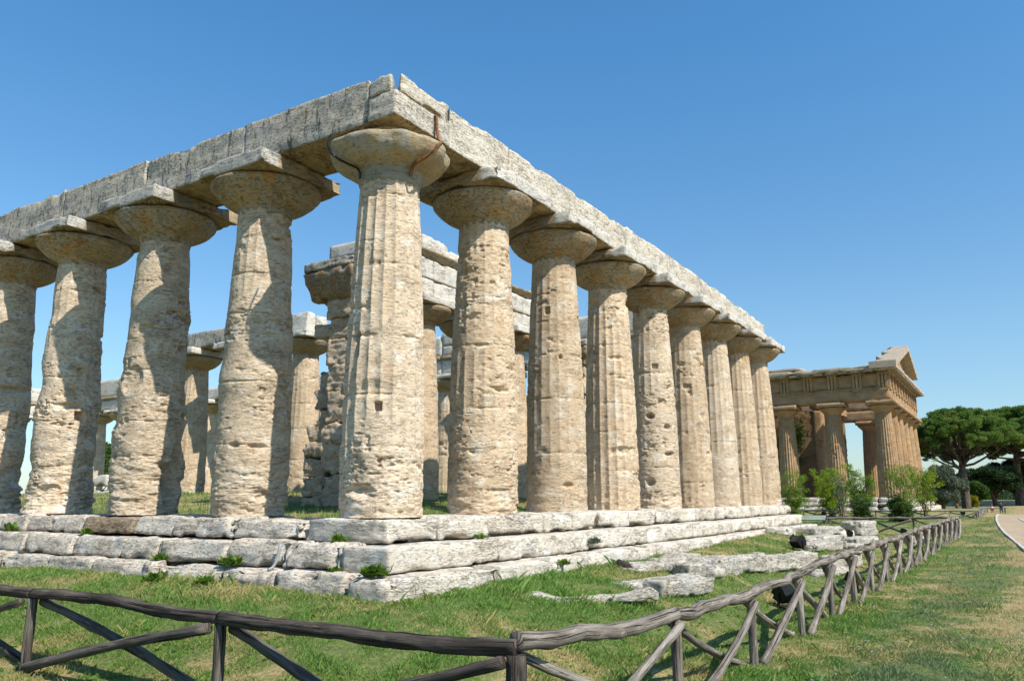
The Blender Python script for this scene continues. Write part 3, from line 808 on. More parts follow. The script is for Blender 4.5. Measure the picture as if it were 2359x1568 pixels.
# ---- porch: platform, end piers, beams
beam('platform', 3.85, 19.05, 4.55, 5.5, -.30, .045, 'inner', 401, res=0.12, rise=0, chip=.05)
beam('platform', 3.85, 19.05, 5.52, 8.2, -.30, .07, 'inner', 402, res=0.2, rise=0, chip=.04)
def pier(x0, x1, y0, y1, seed, label=None, worn=1.0):
    # stacked weathered courses, each of its own width
    base = None
    rs = np.random.RandomState(seed)
    z = PZ + .0
    k = 0
    mb = MB()
    ym = y0 + (y1 - y0) * .56
    while z < 5.15:
        h = rs.uniform(.40, .85)
        if z + h > 5.0: h = 5.24 - z
        e = rs.uniform(-.04, .04) * worn
        v, f = rbox_geo(((x0 + x1) / 2, (y0 + ym) / 2, z + h / 2), (x1 - x0 + e, ym - y0 + e, h + .01), res=0.045, rad=0.02, amp=0.05, seed=seed + k, strata=1.0, chip=.14, freq=1.25, rz=rs.uniform(-.03, .03))
        mb.add(v, f)
        z += h; k += 1
    # torn end of the wall behind it: separate projecting stones
    z = PZ
    while z < 4.6:
        h = rs.uniform(.28, .55)
        low = z < 1.9
        dx = rs.uniform(-.05, .10) if low else rs.uniform(.0, .38)
        yb = y1 + (rs.uniform(-.05, .06) if low else rs.uniform(-.36, -.08))
        if not (z > 2.2 and rs.rand() < .18):
            v, f = rbox_geo(((x0 + dx + x1) / 2, (ym + yb) / 2, z + h / 2), (x1 - x0 - dx, yb - ym + .03, h + .01), res=0.045, rad=0.04, amp=0.055, seed=seed + 20 + k, strata=1.0, chip=.22, freq=1.4, rz=rs.uniform(.0, .22) * (.4 if low else 1))
            mb.add(v, f)
        z += h; k += 1
    o = mb.build('anta', M['shaft_pale'], temple, smooth=True)
    if label: o['label'] = label
    # flared capital and slab
    xc, yc = (x0 + x1) / 2, (y0 + y1) / 2
    def flare(p, h):
        t = np.clip((p[:, 2] + h[2]) / (2 * h[2]), 0, 1); s = 0.74 + 0.26 * t ** 0.6
        q = p.copy(); q[:, 0] *= s; q[:, 1] *= s; return q
    v, f = rbox_geo((xc - .02, yc - .15, 5.60), (x1 - x0 + .66, y1 - y0 + .30, .76), res=0.06, rad=0.08, amp=0.035, seed=seed + 40, chip=.16, deform=flare)
    mk('anta_capital', v, f, M['capital'], o, smooth=True)
    v, f = rbox_geo((xc - .02, yc - .18, 6.105), (x1 - x0 + .62, y1 - y0 + .22, .25), res=0.06, rad=0.05, amp=0.03, seed=seed + 41, chip=.15, strata=1.6)
    mk('anta_slab', v, f, M['flank'], o, smooth=True)
pier(4.45, 5.75, 5.05, 6.55, 410, 'heavily weathered square pier of stacked stone courses under a flared slab', 1.5)
pier(17.13, 18.43, 5.05, 6.55, 430)
PX = [5.3, 8.84, 11.44, 14.04, 18.1]
for i in range(4):
    beam('architrave_block', PX[i] + (.0 if i else .25), PX[i + 1] - .01, 5.92, 7.05, 6.235, 6.80, 'inner', 450 + i, res=0.08, rise=0)
    xs = [PX[i] + (.0 if i else .25), (PX[i] + PX[i + 1]) / 2, PX[i + 1] - .01]
    for q in range(2):
        beam('frieze_block', xs[q] + .003, xs[q + 1] - .004, 5.90, 7.05, 6.81, 7.44 if i or q else 7.2, 'inner', 460 + 2 * i + q, res=0.08, rise=0, amp=.012, chip=.05)
    def cyma(p, h):
        t = (p[:, 2] + h[2]) / (2 * h[2]); q = p.copy()
        q[:, 1] -= np.where(p[:, 1] < 0, .17 * sst(0, 1, t) , 0); return q
    beam('moulding', PX[i] + (.0 if i else 2.1), PX[i + 1] - .01, 5.89, 7.05, 7.45, 7.66, 'capital', 480 + i, res=0.06, rise=0, amp=.01, chip=.03, deform=cyma)
for q, (a, b_, t) in enumerate([(7.0, 8.3, 8.08), (8.35, 9.7, 8.2), (9.73, 10.6, 8.0), (12.2, 13.3, 8.08), (15.2, 16.3, 8.0), (16.35, 17.3, 8.08)]):
    beam('frieze_block', a, b_, 5.96, 7.0, 7.675, t, 'inner', 490 + q, res=0.07, rad=.07, chip=.2, rise=.05)
# middle row: a stub above the first column, a beam over the next two
beam('frieze_block', 10.95, 11.4, 13.6, 14.6, 6.50, 7.30, 'inner', 505, res=0.07, rad=.06)
beam('frieze_block', 11.43, 12.0, 13.55, 14.55, 6.50, 7.22, 'inner', 506, res=0.07, rad=.06, chip=.2)
beam('architrave_block', 10.85, 12.0, 17.0, 21.6, 6.50, 7.18, 'flank', 507, res=0.09, rise=.06)

# ---- steps: a core with separate weathered blocks in front
def step_run(name, side, edge, z0, z1, width, seed, rough, mats, lens, upto, res, start):
    """side 'f': along x at y = -edge; side 'l': along y at x = -edge"""
    rs = np.random.RandomState(seed)
    core = MB()
    if side == 'f': core.box((10.8, -edge + width / 2 + .16, (z0 + z1) / 2 - .03), ((21.2 / 2 + edge) - .55, width / 2 - .06, (z1 - z0) / 2 - .03))
    else: core.box((-edge + width / 2 + .16, 26.35, (z0 + z1) / 2 - .035), (width / 2 - .06, 26.35 + edge - .25, (z1 - z0) / 2 - .035))
    root = core.build(name, M['step'], temple)
    s = start; k = 0
    while s < upto:
        L = rs.uniform(*lens)
        if upto - s - L < lens[0] * .6: L = upto - s
        e = rs.uniform(-.5, .5) * .10 * rough
        zt = z1 + rs.uniform(-.6, .2) * .05 * rough
        dd = math.hypot((s if side == 'f' else 0) + 10, (0 if side == 'f' else s) + 9)
        rr = res * max(1.0, dd / 15)
        gap = .006 + .03 * rough * rs.rand()
        kk = dict(res=rr, rad=.016 + .034 * rough, amp=.009 + .021 * rough, seed=seed + k * 1.3, strata=1.1 + .7 * rough, chip=.05 + .20 * rough)
        if side == 'f': c = (s + L / 2, -edge + width / 2 - e, (z0 + zt) / 2); sz = (L - gap, width, zt - z0)
        else: c = (-edge + width / 2 - e, s + L / 2, (z0 + zt) / 2); sz = (width, L - gap, zt - z0)
        if side == 'l':
            sl = rs.uniform(.07, .13)
            def batter(p, h, sl=sl):         # worn back towards the top
                t = np.clip((p[:, 2] + h[2]) / (2 * h[2]), 0, 1.1); q = p.copy()
                q[:, 0] += np.where(p[:, 0] < 0, sl * t ** 1.4 - sl * .45, 0); return q
            kk['deform'] = batter; kk['rad'] = .045; kk['chip'] = .25 * rough
        v, f = rbox_geo(c, sz, **kk)
        mat = mats[rs.randint(len(mats))]
        if name == 'top_step' and side == 'l': mat = 'brown' if s < 6.0 < s + L else 'step_flank'
        mk('step_block', v, f, M[mat], root, smooth=True)
        s += L; k += 1
    return root
S3, S2, S1 = 1.86, 1.42, 0.95
# front (long clean blocks)
step_run('bottom_step', 'f', S3, -1.30, -.71, .85, 601, .30, ['step'], (2.2, 4.2), 22.9, .06, -S3)
step_run('middle_step', 'f', S2, -.70, -.355, .85, 602, .22, ['step'], (1.8, 3.6), 22.5, .055, -S2)
step_run('top_step', 'f', S1, -.345, 0.0, 1.65, 603, .45, ['step', 'step_flank'], (1.1, 2.3), 22.7, .055, -S1 + .05)
# flank (bedded, ragged blocks)
step_run('bottom_step', 'l', S3 - .02, -1.30, -.69, .85, 611, .85, ['step_flank'], (1.0, 2.0), 28, .042, -S3 + .90)
step_run('middle_step', 'l', S2 - .01, -.68, -.335, .85, 612, .85, ['step_flank'], (.9, 1.9), 28, .042, -S2 + .88)
step_run('top_step', 'l', S1 - .02, -.325, -.01, 1.6, 613, 1.0, ['step_flank', 'step_flank', 'brown'], (.9, 1.7), 28, .042, .72)
# the hidden sides
core = MB(); core.box((22.55, 27.5, -.2), (.5, 26.3, .19)); core.box((22.7, 27.5, -.75), (.5, 26.6, .35)); core.build('side_step', M['step'], temple)
core = MB(); core.box((11.4, 53.2, -.2), (11.3, .5, .19)); core.box((11.4, 53.8, -.75), (12, .7, .35)); core.build('rear_step', M['step'], temple)
core = MB(); core.box((-.55, 41, -.2), (.55, 12.5, .185)); core.build('side_step', M['step_flank'], temple)

# iron straps at the corner capital
def strip(name, pts, wdt, thick, mat, parent, side):
    pts = np.asarray(pts, float); side = np.asarray(side, float)
    t = np.gradient(pts, axis=0); t /= np.linalg.norm(t, axis=1)[:, None]
    s = side / np.linalg.norm(side)
    nrm = np.cross(t, s); nrm /= np.linalg.norm(nrm, axis=1)[:, None]
    v = np.stack([pts + s * wdt - nrm * thick, pts + s * wdt + nrm * thick, pts - s * wdt + nrm * thick, pts - s * wdt - nrm * thick], 1)
    n = len(pts)
    i, j = np.meshgrid(np.arange(n - 1), np.arange(4), indexing='ij')
    b0 = (i * 4 + j).ravel(); b1 = (i * 4 + (j + 1) % 4).ravel()
    f = np.concatenate([np.stack([b0, b1, b1 + 4, b0 + 4], 1), [[0, 3, 2, 1], [4 * n - 4, 4 * n - 3, 4 * n - 2, 4 * n - 1]]])
    return mk(name, v.reshape(-1, 3), f, mat, parent)
def curve_pts(p, n=40):
    p = np.array(p, float); t = np.linspace(0, 1, len(p)); u = np.linspace(0, 1, n)
    o = np.stack([np.interp(u, t, p[:, k]) for k in range(3)], 1)
    for _ in range(2):
        q = o.copy(); q[1:-1] = (o[:-2] + o[1:-1] * 2 + o[2:]) / 4; o = q
    return o
o = strip('iron_strap', curve_pts([(.425, -.60, 6.80), (.425, -.655, 6.80), (.427, -.66, 6.60), (.43, -.68, 6.43), (.41, -.73, 6.32), (.28, -.88, 6.18), (.08, -1.04, 6.07), (-.06, -1.085, 5.98), (-.125, -1.02, 5.84), (-.179, -.90, 5.735), (-.197, -.75, 5.69), (-.155, -.63, 5.665), (-.124, -.575, 5.60), (-.112, -.56, 5.52)], 90),
          .026, .012, M['rust'], temple, (1, -.12, 0))
o['label'] = 'rust red iron strap hooked over the corner capital'
o = strip('iron_strap', curve_pts([(-.80, .62, 6.30), (-.93, .58, 6.05), (-.98, .42, 5.83), (-.90, .33, 5.74), (-.76, .25, 5.69), (-.60, .19, 5.66), (-.545, .18, 5.60), (-.53, .19, 5.50)], 40), .02, .01, M['black'], temple, (.25, 1, 0))
o['label'] = 'dark iron strap under the shaded side of the corner capital'
mb = MB()
mb.tube(curve_pts([(-1.44, .62, -.36), (-1.475, .60, -.42), (-1.49, .62, -.58), (-1.53, .66, -.68), (-1.62, .64, -.70)], 24), .022, 8)
o = mb.build('drain_pipe', M['pipe'], temple, True)

# ================================================================ the far temple
NX, NY, NZ = 72.0, 2.7, 0.40
nept = empty('pedimented_temple', (0, 0, 0))
tag(nept, 'ochre temple beyond the first, keeping its frieze, cornice and the front gable', 'temple')
NSX, NSY = 4.48, 4.50
def ncol(x, y, seed, lod):
    na, nz = (192, 120) if lod == 0 else (96, 60)
    v, f = shaft_geo(seed, na, nz, R0=1.03, R1=.74, H=7.72, flute=.085, erode=1.1, keep=1.4, keep_low=1.0, nfl=24, entasis=.03)
    o = mk('column', v, f, M['nept'], nept, smooth=True); o.location = (x, y, NZ); o.scale = (1, 1, 1.05)
    v, f = lathe_geo(smooth_prof([(.72, 7.55), (.75, 7.66), (.80, 7.72), (.95, 7.85), (1.12, 7.99), (1.25, 8.12), (1.28, 8.19), (1.2, 8.22), (.7, 8.22)], 20), 64, .015, seed)
    mk('capital', v, f, M['nept'], o, smooth=True)
    v, f = rbox_geo((0, 0, 8.43), (2.66, 2.66, .41), res=.22, rad=.03, amp=.02, seed=seed, chip=.1)
    mk('abacus', v, f, M['nept'], o, smooth=True)
for i in range(6): ncol(NX + i * NSX, NY, 700 + i, 0 if i < 3 else 1)
for j in range(1, 14): ncol(NX, NY + j * NSY, 710 + j, 0 if j < 3 else 1)
for j in range(1, 8): ncol(NX + 5 * NSX, NY + j * NSY, 730 + j, 1)
X1, Y1 = NX + 5 * NSX, NY + 13 * NSY
def nb(name, x0, x1, y0, y1, z0, z1, mat, seed, **k):
    k = {**dict(res=.3, rad=.04, amp=.03, chip=.12, strata=.7), **k}
    return span(name, x0, x1, y0, y1, z0, z1, M[mat], nept, seed=seed, **k)
AT, FT, CT = 10.75, 12.18, 12.88
Z9 = NZ + 8.635 * 1.05 + .01
nb('architrave', NX - .88, NX + .88, NY - .88, Y1 + .88, Z9, AT, 'nept', 801, res=.4)
nb('architrave', NX + .90, X1 + .88, NY - .885, NY + .88, Z9, AT, 'nept', 802, res=.4)
nb('architrave', X1 - .88, X1 + .88, NY + .90, NY + 8 * NSY, Z9, AT, 'nept', 803, res=.4)
nb('taenia', NX - .97, NX + .8, NY - .97, Y1 + .8, AT - .16, AT + .01, 'nept', 804, res=.5)
nb('taenia', NX + .82, X1 + .97, NY - .975, NY + .8, AT - .16, AT + .012, 'nept', 805, res=.5)
nb('frieze', NX - .80, NX + .80, NY - .80, Y1 + .8, AT + .005, FT, 'nept', 806, res=.4)
nb('frieze', NX + .82, X1 + .80, NY - .805, NY + .8, AT + .005, FT, 'nept', 807, res=.4)
nb('frieze', X1 - .8, X1 + .795, NY + .82, NY + 8 * NSY, AT + .005, FT, 'nept', 808, res=.4)
def triglyph(x, y, ax, seed):
    mb = MB()
    for k in (-1, 0, 1):
        if ax == 'x': mb.box((x + k * .31, y, (AT + FT) / 2 - .03), (.11, .11, (FT - AT) / 2 - .05))
        else: mb.box((x, y + k * .31, (AT + FT) / 2 - .03), (.11, .11, (FT - AT) / 2 - .05))
    if ax == 'x': mb.box((x, y + .045, FT - .12), (.46, .115, .11)); mb.box((x, y - .03, AT - .24), (.46, .115, .075))
    else: mb.box((x + .045, y, FT - .12), (.115, .46, .11)); mb.box((x - .03, y, AT - .24), (.115, .46, .075))
    mb.build('triglyph', M['nept'], nept)
for k in range(11): triglyph(NX - .35 + k * (5 * NSX + .7) / 10, NY - .85, 'x', k)
for k in range(0, 27): triglyph(NX - .85, NY - .35 + k * (13 * NSY + .7) / 26, 'y', k)
def mut(p, h): return p
nb('cornice', NX - 1.75, NX + .9, NY - 1.75, Y1 + 1.75, FT + .13, CT - .1, 'nept_top', 820, res=.22, chip=.35, amp=.05)
nb('cornice', NX + .92, X1 + 1.75, NY - 1.755, NY + .9, FT + .13, CT - .1, 'nept_top', 821, res=.3, chip=.15)
nb('cornice', X1 - .9, X1 + 1.75, NY + .92, NY + 8 * NSY, FT + .13, CT - .1, 'nept_top', 822, res=.4)
nb('cornice_bed', NX - 1.1, NX + .85, NY - 1.1, Y1 + 1.1, FT + .01, FT + .125, 'nept_top', 823, res=.5)
nb('cornice_bed', NX + .87, X1 + 1.1, NY - 1.105, NY + .85, FT + .01, FT + .125, 'nept_top', 824, res=.5)
for k in range(21):
    mb = MB(); mb.box((NX - .35 + k * (5 * NSX + .7) / 20, NY - 1.42, FT + .09), (.40, .28, .05)); mb.build('mutule', M['nept_top'], nept)
for k in range(8, 26):
    mb = MB(); mb.box((NX - 1.42, NY - .35 + (k - 8) * (13 * NSY + .7) / 52, FT + .09), (.28, .40, .05)); mb.build('mutule', M['nept_top'], nept)
# loose slabs lying on the cornice
for q, (a, b_) in enumerate([(9.5, 13.2), (13.3, 16.6), (16.7, 21.0), (21.1, 26), (26.2, 33)]):
    nb('roof_slab', NX - 1.5, NX + .6, a, b_, CT - .09, CT + .26 + .06 * (q % 2), 'nept_top', 840 + q, res=.25, chip=.3, amp=.05)
# gable
def gable(y0, y1, name, mat, zoff, thick, half, back=None):
    xm = (NX + X1) / 2; hw = half; rise = 3.45
    n = 24
    v = []; 
    xs = np.concatenate([np.linspace(-hw, 0, n), np.linspace(0, 6.9, 14)[1:]])
    for x in xs:
        zt = CT - .12 + zoff + rise * (1 - abs(x) / hw) - (max(0, x) * .07)
        jit = .05 * math.sin(x * 5.1) + .04 * math.sin(x * 11.3)
        yb = y1 if back is None else back(x)
        v += [(xm + x, y0 + .02 * math.sin(x * 7), zt - thick), (xm + x, y0 + .02 * math.sin(x * 3), zt + jit * .4), (xm + x, yb, zt + jit), (xm + x, yb, zt - thick)]
    k = len(xs)
    i, j = np.meshgrid(np.arange(k - 1), np.arange(4), indexing='ij')
    b0 = (i * 4 + j).ravel(); b1 = (i * 4 + (j + 1) % 4).ravel()
    f = np.concatenate([np.stack([b0, b0 + 4, b1 + 4, b1], 1), [[0, 1, 2, 3], [4 * k - 1, 4 * k - 2, 4 * k - 3, 4 * k - 4]]])
    return mk(name, v, f, M[mat], nept)
gable(NY - 1.75, 8.0, 'raking_cornice', 'nept_top', 0.30, .62, 13.05, lambda x: (2.75 + .35 * math.sin(x * 1.3) + .25 * math.sin(x * 3.7)))
xm = (NX + X1) / 2
v = [(xm - 12.2, NY - .75, CT - .08), (xm + 7.6, NY - .75, CT - .08), (xm, NY - .75, CT + 3.05), (xm - 12.2, NY + .6, CT - .08), (xm + 7.6, NY + .6, CT - .08), (xm, NY + .6, CT + 3.05)]
me = mk('tympanum', v, [np.array([[0, 1, 2], [3, 5, 4]]), np.array([[0, 2, 5, 3], [1, 4, 5, 2], [0, 3, 4, 1]])], M['nept'], nept)
# steps
for k, (e, z0, z1) in enumerate([(1.35, -.02, .40), (1.95, -.45, -.04), (2.55, -1.3, -.47)]):
    nb('step', NX - e, X1 + e, NY - e, NY + .9, z0, z1, 'step_flank', 860 + k, res=.3, rad=.08, chip=.3, amp=.06)
    core = MB(); core.box((xm, (NY + Y1) / 2 + .5, (z0 + z1) / 2 - .02), (12.0, 30.5, (z1 - z0) / 2)); st = core.build('step', M['step_flank'], nept)
    s = NY + .92
    rs = np.random.RandomState(870 + k)
    n = 0
    while s < 40:
        L = rs.uniform(1.6, 3.4)
        v, f = rbox_geo((NX - e + .75, s + L / 2, (z0 + z1) / 2), (1.5, L - .05, z1 - z0), res=.16, rad=.09, amp=.05, chip=.3, seed=880 + n + 40 * k)
        mk('step_block', v, f, M['step_flank'], st, smooth=True)
        s += L; n += 1
# cella walls and porch columns
def cwall(x0, x1, y0, y1, z0, z1, seed):
    return nb('cella_wall', x0, x1, y0, y1, z0, z1, 'nept_wall', seed, res=.2, amp=.05, chip=.2, strata=1.6)
cwall(75.95, 77.3, 9.2, 14.4, NZ, 9.3, 901); cwall(89.1, 90.4, 9.2, 24, NZ, 9.3, 902)
cwall(75.95, 77.3, 24, 50, NZ, 2.2, 903)
nb('anta', 75.88, 77.4, 9.02, 9.9, NZ, 9.3, 'nept', 904, res=.25)
for x in (81.0, 85.4): ncol(x, 9.6, 740 + int(x), 1)
nb('porch_beam', 75.9, 90.4, 8.9, 10.2, 9.49, 10.6, 'nept', 905, res=.4)
mb = MB()
rs = np.random.RandomState(5)
for k in range(900):
    t = rs.rand()
    p = np.array([75.88 - .05, 11.6 + .45 * rs.randn() + .5 * math.sin(t * 7), 3.9 + t * 4.4 + .2 * rs.randn()])
    d = rs.randn(3) * .13
    mb.add([p, p + d, p + np.roll(d, 1) * .9], None, [[0, 1, 2]])
o = tag(mb.build('creeper', M['shrub_dark']), 'green creeper hanging down the dark wall behind the far temple columns', 'plant')
o.location = (1.01, -.79, -.13)
base = Vector((NX, NY, -1.2))
for ch in list(nept.children): ch.location = ch.location - base
nept.location = base + Vector((1.15, -1.02, -.13))

# ================================================================ fences
def log(name, pts, rad, mat, parent, nseg=12, wob=.012, seed=0.0, n=28):
    c = curve_pts(pts, n)
    r = np.full(len(c), rad) * (1 + .05 * np.sin(np.arange(len(c)) * .9 + seed))
    v, f4, f3, uv = tube_geo(c, r, nseg, True, wob, seed)
    uv = uv + np.array([seed * .37, seed * 1.9])
    return mk(name, v, [f4, f3], mat, parent, smooth=True, uv=uv)
def lerp(table, s):
    t = np.array(table); return float(np.interp(s, t[:, 0], t[:, 1]))

def fence_run(name, label, P, railz, posth, mats, seed, rr=.062, pr=.055, br=.045, side=1, detail=1.0, first=True, last=True, fat_first=False):
    """P: post points (x, y) in order; railz(i or point) gives rail height"""
    rs = np.random.RandomState(seed)
    P = [site(*q) for q in P]
    rz0 = railz
    def railz(x, y):
        a, b_ = unsite(x, y)
        return 1.028 * rz0(a, b_) - .0019 * a
    root = empty(name, (P[0][0], P[0][1], gz(*P[0])))
    tag(root, label, 'fence', 'rustic log fences')
    inv = np.array(root.location)
    ns = max(6, int(12 * detail)); nn = max(8, int(26 * detail))
    for k, (x, y) in enumerate(P):
        g = gz(x, y); rz_ = railz(x, y)
        if (k == 0 and not first) or (k == len(P) - 1 and not last): pass
        else:
            fr = pr * (1.35 if (fat_first and k == 0) else rs.uniform(.85, 1.1))
            log('post', np.array([(x, y, g - .25), (x + rs.uniform(-.02, .02), y, (g + rz_) / 2), (x, y, rz_ - rr * .8)]) - inv, fr, M[mats[rs.randint(len(mats))]], root, ns, .008, rs.rand() * 20, max(6, nn // 2))
        if k == len(P) - 1: break
        x2, y2 = P[k + 1]; g2 = gz(x2, y2)
        d = np.array([x2 - x, y2 - y]); L = np.hypot(*d); d /= L; nv = np.array([-d[1], d[0]]) * side
        q = []
        for t in np.linspace(-.001, 1.0, 7):
            px, py = x + (x2 - x) * t, y + (y2 - y) * t
            j = rs.uniform(-.022, .022) if 0.05 < t < .95 else 0
            q.append((px + nv[0] * j * 1.5, py + nv[1] * j * 1.5, railz(px, py) + j))
        log('rail', np.array(q) - inv, rr * rs.uniform(.90, 1.08), M[mats[0]], root, ns + 6, .009, rs.rand() * 20, nn + 30)
        # two crossing braces, one on each face of the posts
        for a, sgn in ((0, 1), (1, -1)):
            (xa, ya, ga), (xb, yb, gb) = ((x, y, g), (x2, y2, g2)) if a == 0 else ((x2, y2, g2), (x, y, g))
            off = nv * sgn * (pr + .035)
            top = railz(xa, ya) - .09
            bow = rs.uniform(-.05, .10)
            dirx = d if a == 0 else -d
            pts = []
            for t in np.linspace(0, 1, 6):
                px = xa + dirx[0] * .06 + (xb - xa - dirx[0] * .14) * t; py = ya + dirx[1] * .06 + (yb - ya - dirx[1] * .14) * t
                s_ = math.sin(PI * t)
                pts.append((px + off[0] + nv[0] * sgn * .02 * s_, py + off[1] + nv[1] * sgn * .02 * s_, top + (gb + .0 - top) * t - bow * s_))
            log('brace', np.array(pts) - inv, br * rs.uniform(.85, 1.15), M[mats[rs.randint(len(mats))]], root, ns, .010, rs.rand() * 20, nn)
    return root
RL = [(-5.7, -.765), (-4.7, -.815), (-3.5, -.81), (-2.98, -.81), (-2.37, -.79), (-1.77, -.81), (-1.29, -.78), (-.92, -.74), (-.14, -.73), (.79, -.76), (1.47, -.76), (4, -.74), (14, -.70)]
RF = [(-4.95, -.72), (-4.07, -.78), (-3.26, -.84), (-2.2, -.84), (-1.1, -.89), (.4, -.89), (1.5, -.87), (2.9, -.83), (3.9, -.77), (4.9, -.76), (6.8, -.74), (8.7, -.75), (12.4, -.70), (16.8, -.63), (29.5, -.55), (31.5, -.55)]
K = (-4.92, -5.64)
fence_run('log_fence', 'dark log fence with crossed braces running along the bottom left before the steps', [K, (-4.9, -2.45), (-4.9, .75), (-4.92, 3.9), (-4.95, 7.0), (-4.95, 10.2)],
          lambda x, y: lerp(RL, y), .8, ['wood_dark', 'wood_mid', 'wood_mid'], 41, rr=.061, pr=.058, br=.048, fat_first=True)
xs_f = [-4.92, -2.2, .26, 2.66, 4.75, 6.75, 8.75, 10.8, 12.9, 15.0, 17.1, 19.2, 21.3, 23.4, 25.5, 27.6, 29.6, 31.5]
fence_run('log_fence', 'grey log fence with a wavy top rail running along the temple front', [(x, -5.64 if k == 0 else -5.75) for k, x in enumerate(xs_f)],
          lambda x, y: lerp(RF, x), .8, ['wood', 'wood', 'wood_pale'], 43, rr=.062, pr=.055, br=.046, first=False)
rear = [(31.5, -5.75)] + [(31.6 + .1 * k, -3.95 + 1.85 * k) for k in range(0, 9)]
fence_run('log_fence', 'grey log fence with crossed braces behind the information panel, meeting the front fence', rear,
          lambda x, y: -.56 - .018 * (y + 5.7), .7, ['wood'], 47, rr=.06, pr=.055, br=.045, first=False, detail=.6)
f2 = [(62, -4.79), (62, -2.96), (62, -.35), (62, 2.3), (62, 5.1), (62, 7.9), (62, 10.6), (62, 13.3)]
fence_run('log_fence', 'distant log fence on the grass in front of the far temple steps', f2, lambda x, y: gz(x, y) + .68, .7, ['wood_pale', 'wood'], 53, rr=.06, pr=.06, br=.05, detail=.5)
fence_run('log_fence', 'short distant log fence seen end on near the far bench', [(62, -4.79), (64.4, -4.76), (66.8, -4.74), (69.2, -4.72), (71.6, -4.7), (74, -4.68), (76.4, -4.66)], lambda x, y: gz(x, y) + .72, .7, ['wood'], 59, rr=.06, pr=.06, br=.05, detail=.5, first=False)

# ================================================================ fallen stones
FOOT = []
def fallen(label, c, size, rz, mat='step', seed=0, group='loose stone blocks before the temple front', sink=.06, **k):
    c = site(*c)
    z = gz(c[0], c[1])
    size = (size[0], size[1], size[2] * .68 + .02)
    kk = {**dict(res=.045, rad=.05, amp=.03, strata=1.3, chip=.22), **k}
    FOOT.append((c[0], c[1], size[0] / 2, size[1] / 2, rz))
    sink += .01
    if mat in ('step', 'step_flank'): mat = 'fallen'
    v, f = rbox_geo((0, 0, size[2] / 2 - sink), size, seed=seed, **kk)
    o = mk('stone_block', v, f, M[mat], None, smooth=True)
    o.location = (c[0], c[1], z); o.rotation_euler = (0, 0, rz)
    return tag(o, label, 'stone', group)
def wave(p, h):
    q = p.copy(); u = p[:, 0] / h[0]
    lift = .09 * np.exp(-((u + .72) / .16) ** 2) + .10 * np.exp(-((u - .86) / .09) ** 2)
    q[:, 2] += np.where(p[:, 2] > 0, lift, 0); q[:, 1] += .06 * np.sin(u * 4); return q
fallen('long thin white stone line barely above the grass, nearest the fence', (0.5, -3.4), (2.3, 0.22, 0.17), math.atan2(-1.02, 1.6), seed=1001, deform=wave, sink=.05)
fallen('low pale stone lying flat left of the squared white block', (2.35, -3.28), (0.85, 0.42, 0.2), -.25, seed=1002, sink=.07)
fallen('squared white block with dark bedding cracks, lying alone on the grass', (2.95, -3.72), (1.45, 0.65, 0.4), -.28, 'step_flank', seed=1003, sink=.06)
fallen('small flat stone chip in front of the squared white block', (2.15, -3.55), (.22, .15, .07), .2, seed=1004, sink=.02)
fallen('flat tongue of stone reaching from the bottom step into the grass', (4.3, -2.72), (1.7, 0.6, 0.26), -.2, seed=1005, sink=.08)
def hump(p, h):
    q = p.copy(); q[:, 2] += np.where(p[:, 2] > 0, .12 * np.exp(-((p[:, 0] / h[0] - .1) / .4) ** 2), 0); return q
fallen('humped pale slab at the near end of the long ragged wall footing', (5.05, -3.05), (1.2, 0.75, 0.36), -.35, seed=1006, deform=hump)
fallen('grey upright block at the corner of the long ragged wall footing', (4.45, -3.42), (0.58, 0.5, 0.46), -.35, 'step_flank', seed=1007, sink=.05)
fallen('pale rounded boulder beside the grey upright block', (5.1, -3.55), (0.65, 0.45, 0.4), -.2, seed=1008, rad=.15, sink=.06)
fallen('long ragged wall footing with deep cracks, nearer length', (6.6, -3.5), (2.3, 0.55, 0.5), -.16, 'step_flank', seed=1009, chip=.3, amp=.05)
fallen('long ragged wall footing with deep cracks, middle length behind the fence rail', (9.0, -3.95), (2.5, 0.45, 0.52), -.24, 'step_flank', seed=1010, chip=.3, amp=.05)
fallen('ragged wall footing at the far end of the row, behind the fence braces', (11.9, -4.45), (2.1, 0.55, 0.48), -.18, 'step_flank', seed=1011, chip=.3, amp=.05)
fallen('low ledge of stone under the wall footing close to the fence', (10.1, -4.6), (2.2, 0.4, 0.24), -.2, 'step', seed=1012)
fallen('smooth long slab lying in front of the row by the black floodlight', (14.1, -3.6), (2.6, .7, .33), -.16, 'step', seed=1013)
fallen('small pale slab right of the smooth long slab', (16.4, -4.0), (1.2, .6, .28), -.12, 'step', seed=1014)
fallen('grey slab in the second row of loose stones', (15.7, -3.22), (2.9, .75, .30), -.13, 'step_flank', seed=1015)
fallen('cracked slab at the right of the second row of loose stones', (18.8, -3.7), (2.0, .8, .28), -.2, 'step_flank', seed=1016)
fallen('long pinkish slab lying against the far end of the bottom step', (18.2, -2.68), (2.6, .9, .40), -.17, 'step_flank', seed=1017)
fallen('grey squared slab left of the small dark floodlight', (19.4, -3.12), (1.2, .6, .30), -.17, 'inner', seed=1018)
fallen('grey block let into the end of the bottom step', (15.5, -2.22), (1.0, .7, .42), 0, 'inner', seed=1019)
fallen('big white squared boulder standing above the other loose stones', (21.7, -3.35), (1.25, 0.85, 0.82), -.35, 'step', seed=1020, rad=.12, chip=.2)
fallen('pale stone seen between the fence braces beyond the row', (23.8, -4.7), (1.7, 0.7, 0.45), -.1, 'step', seed=1021)
fallen('weathered pale stone on the grass inside the temple', (10.5, 12.6), (1.6, .8, .4), .3, 'inner', seed=1022).location.z = .18
fallen('flat white slab on the grass inside the temple', (13.0, 15.5), (1.8, 1.0, .35), -.2, 'step', seed=1023).location.z = .25
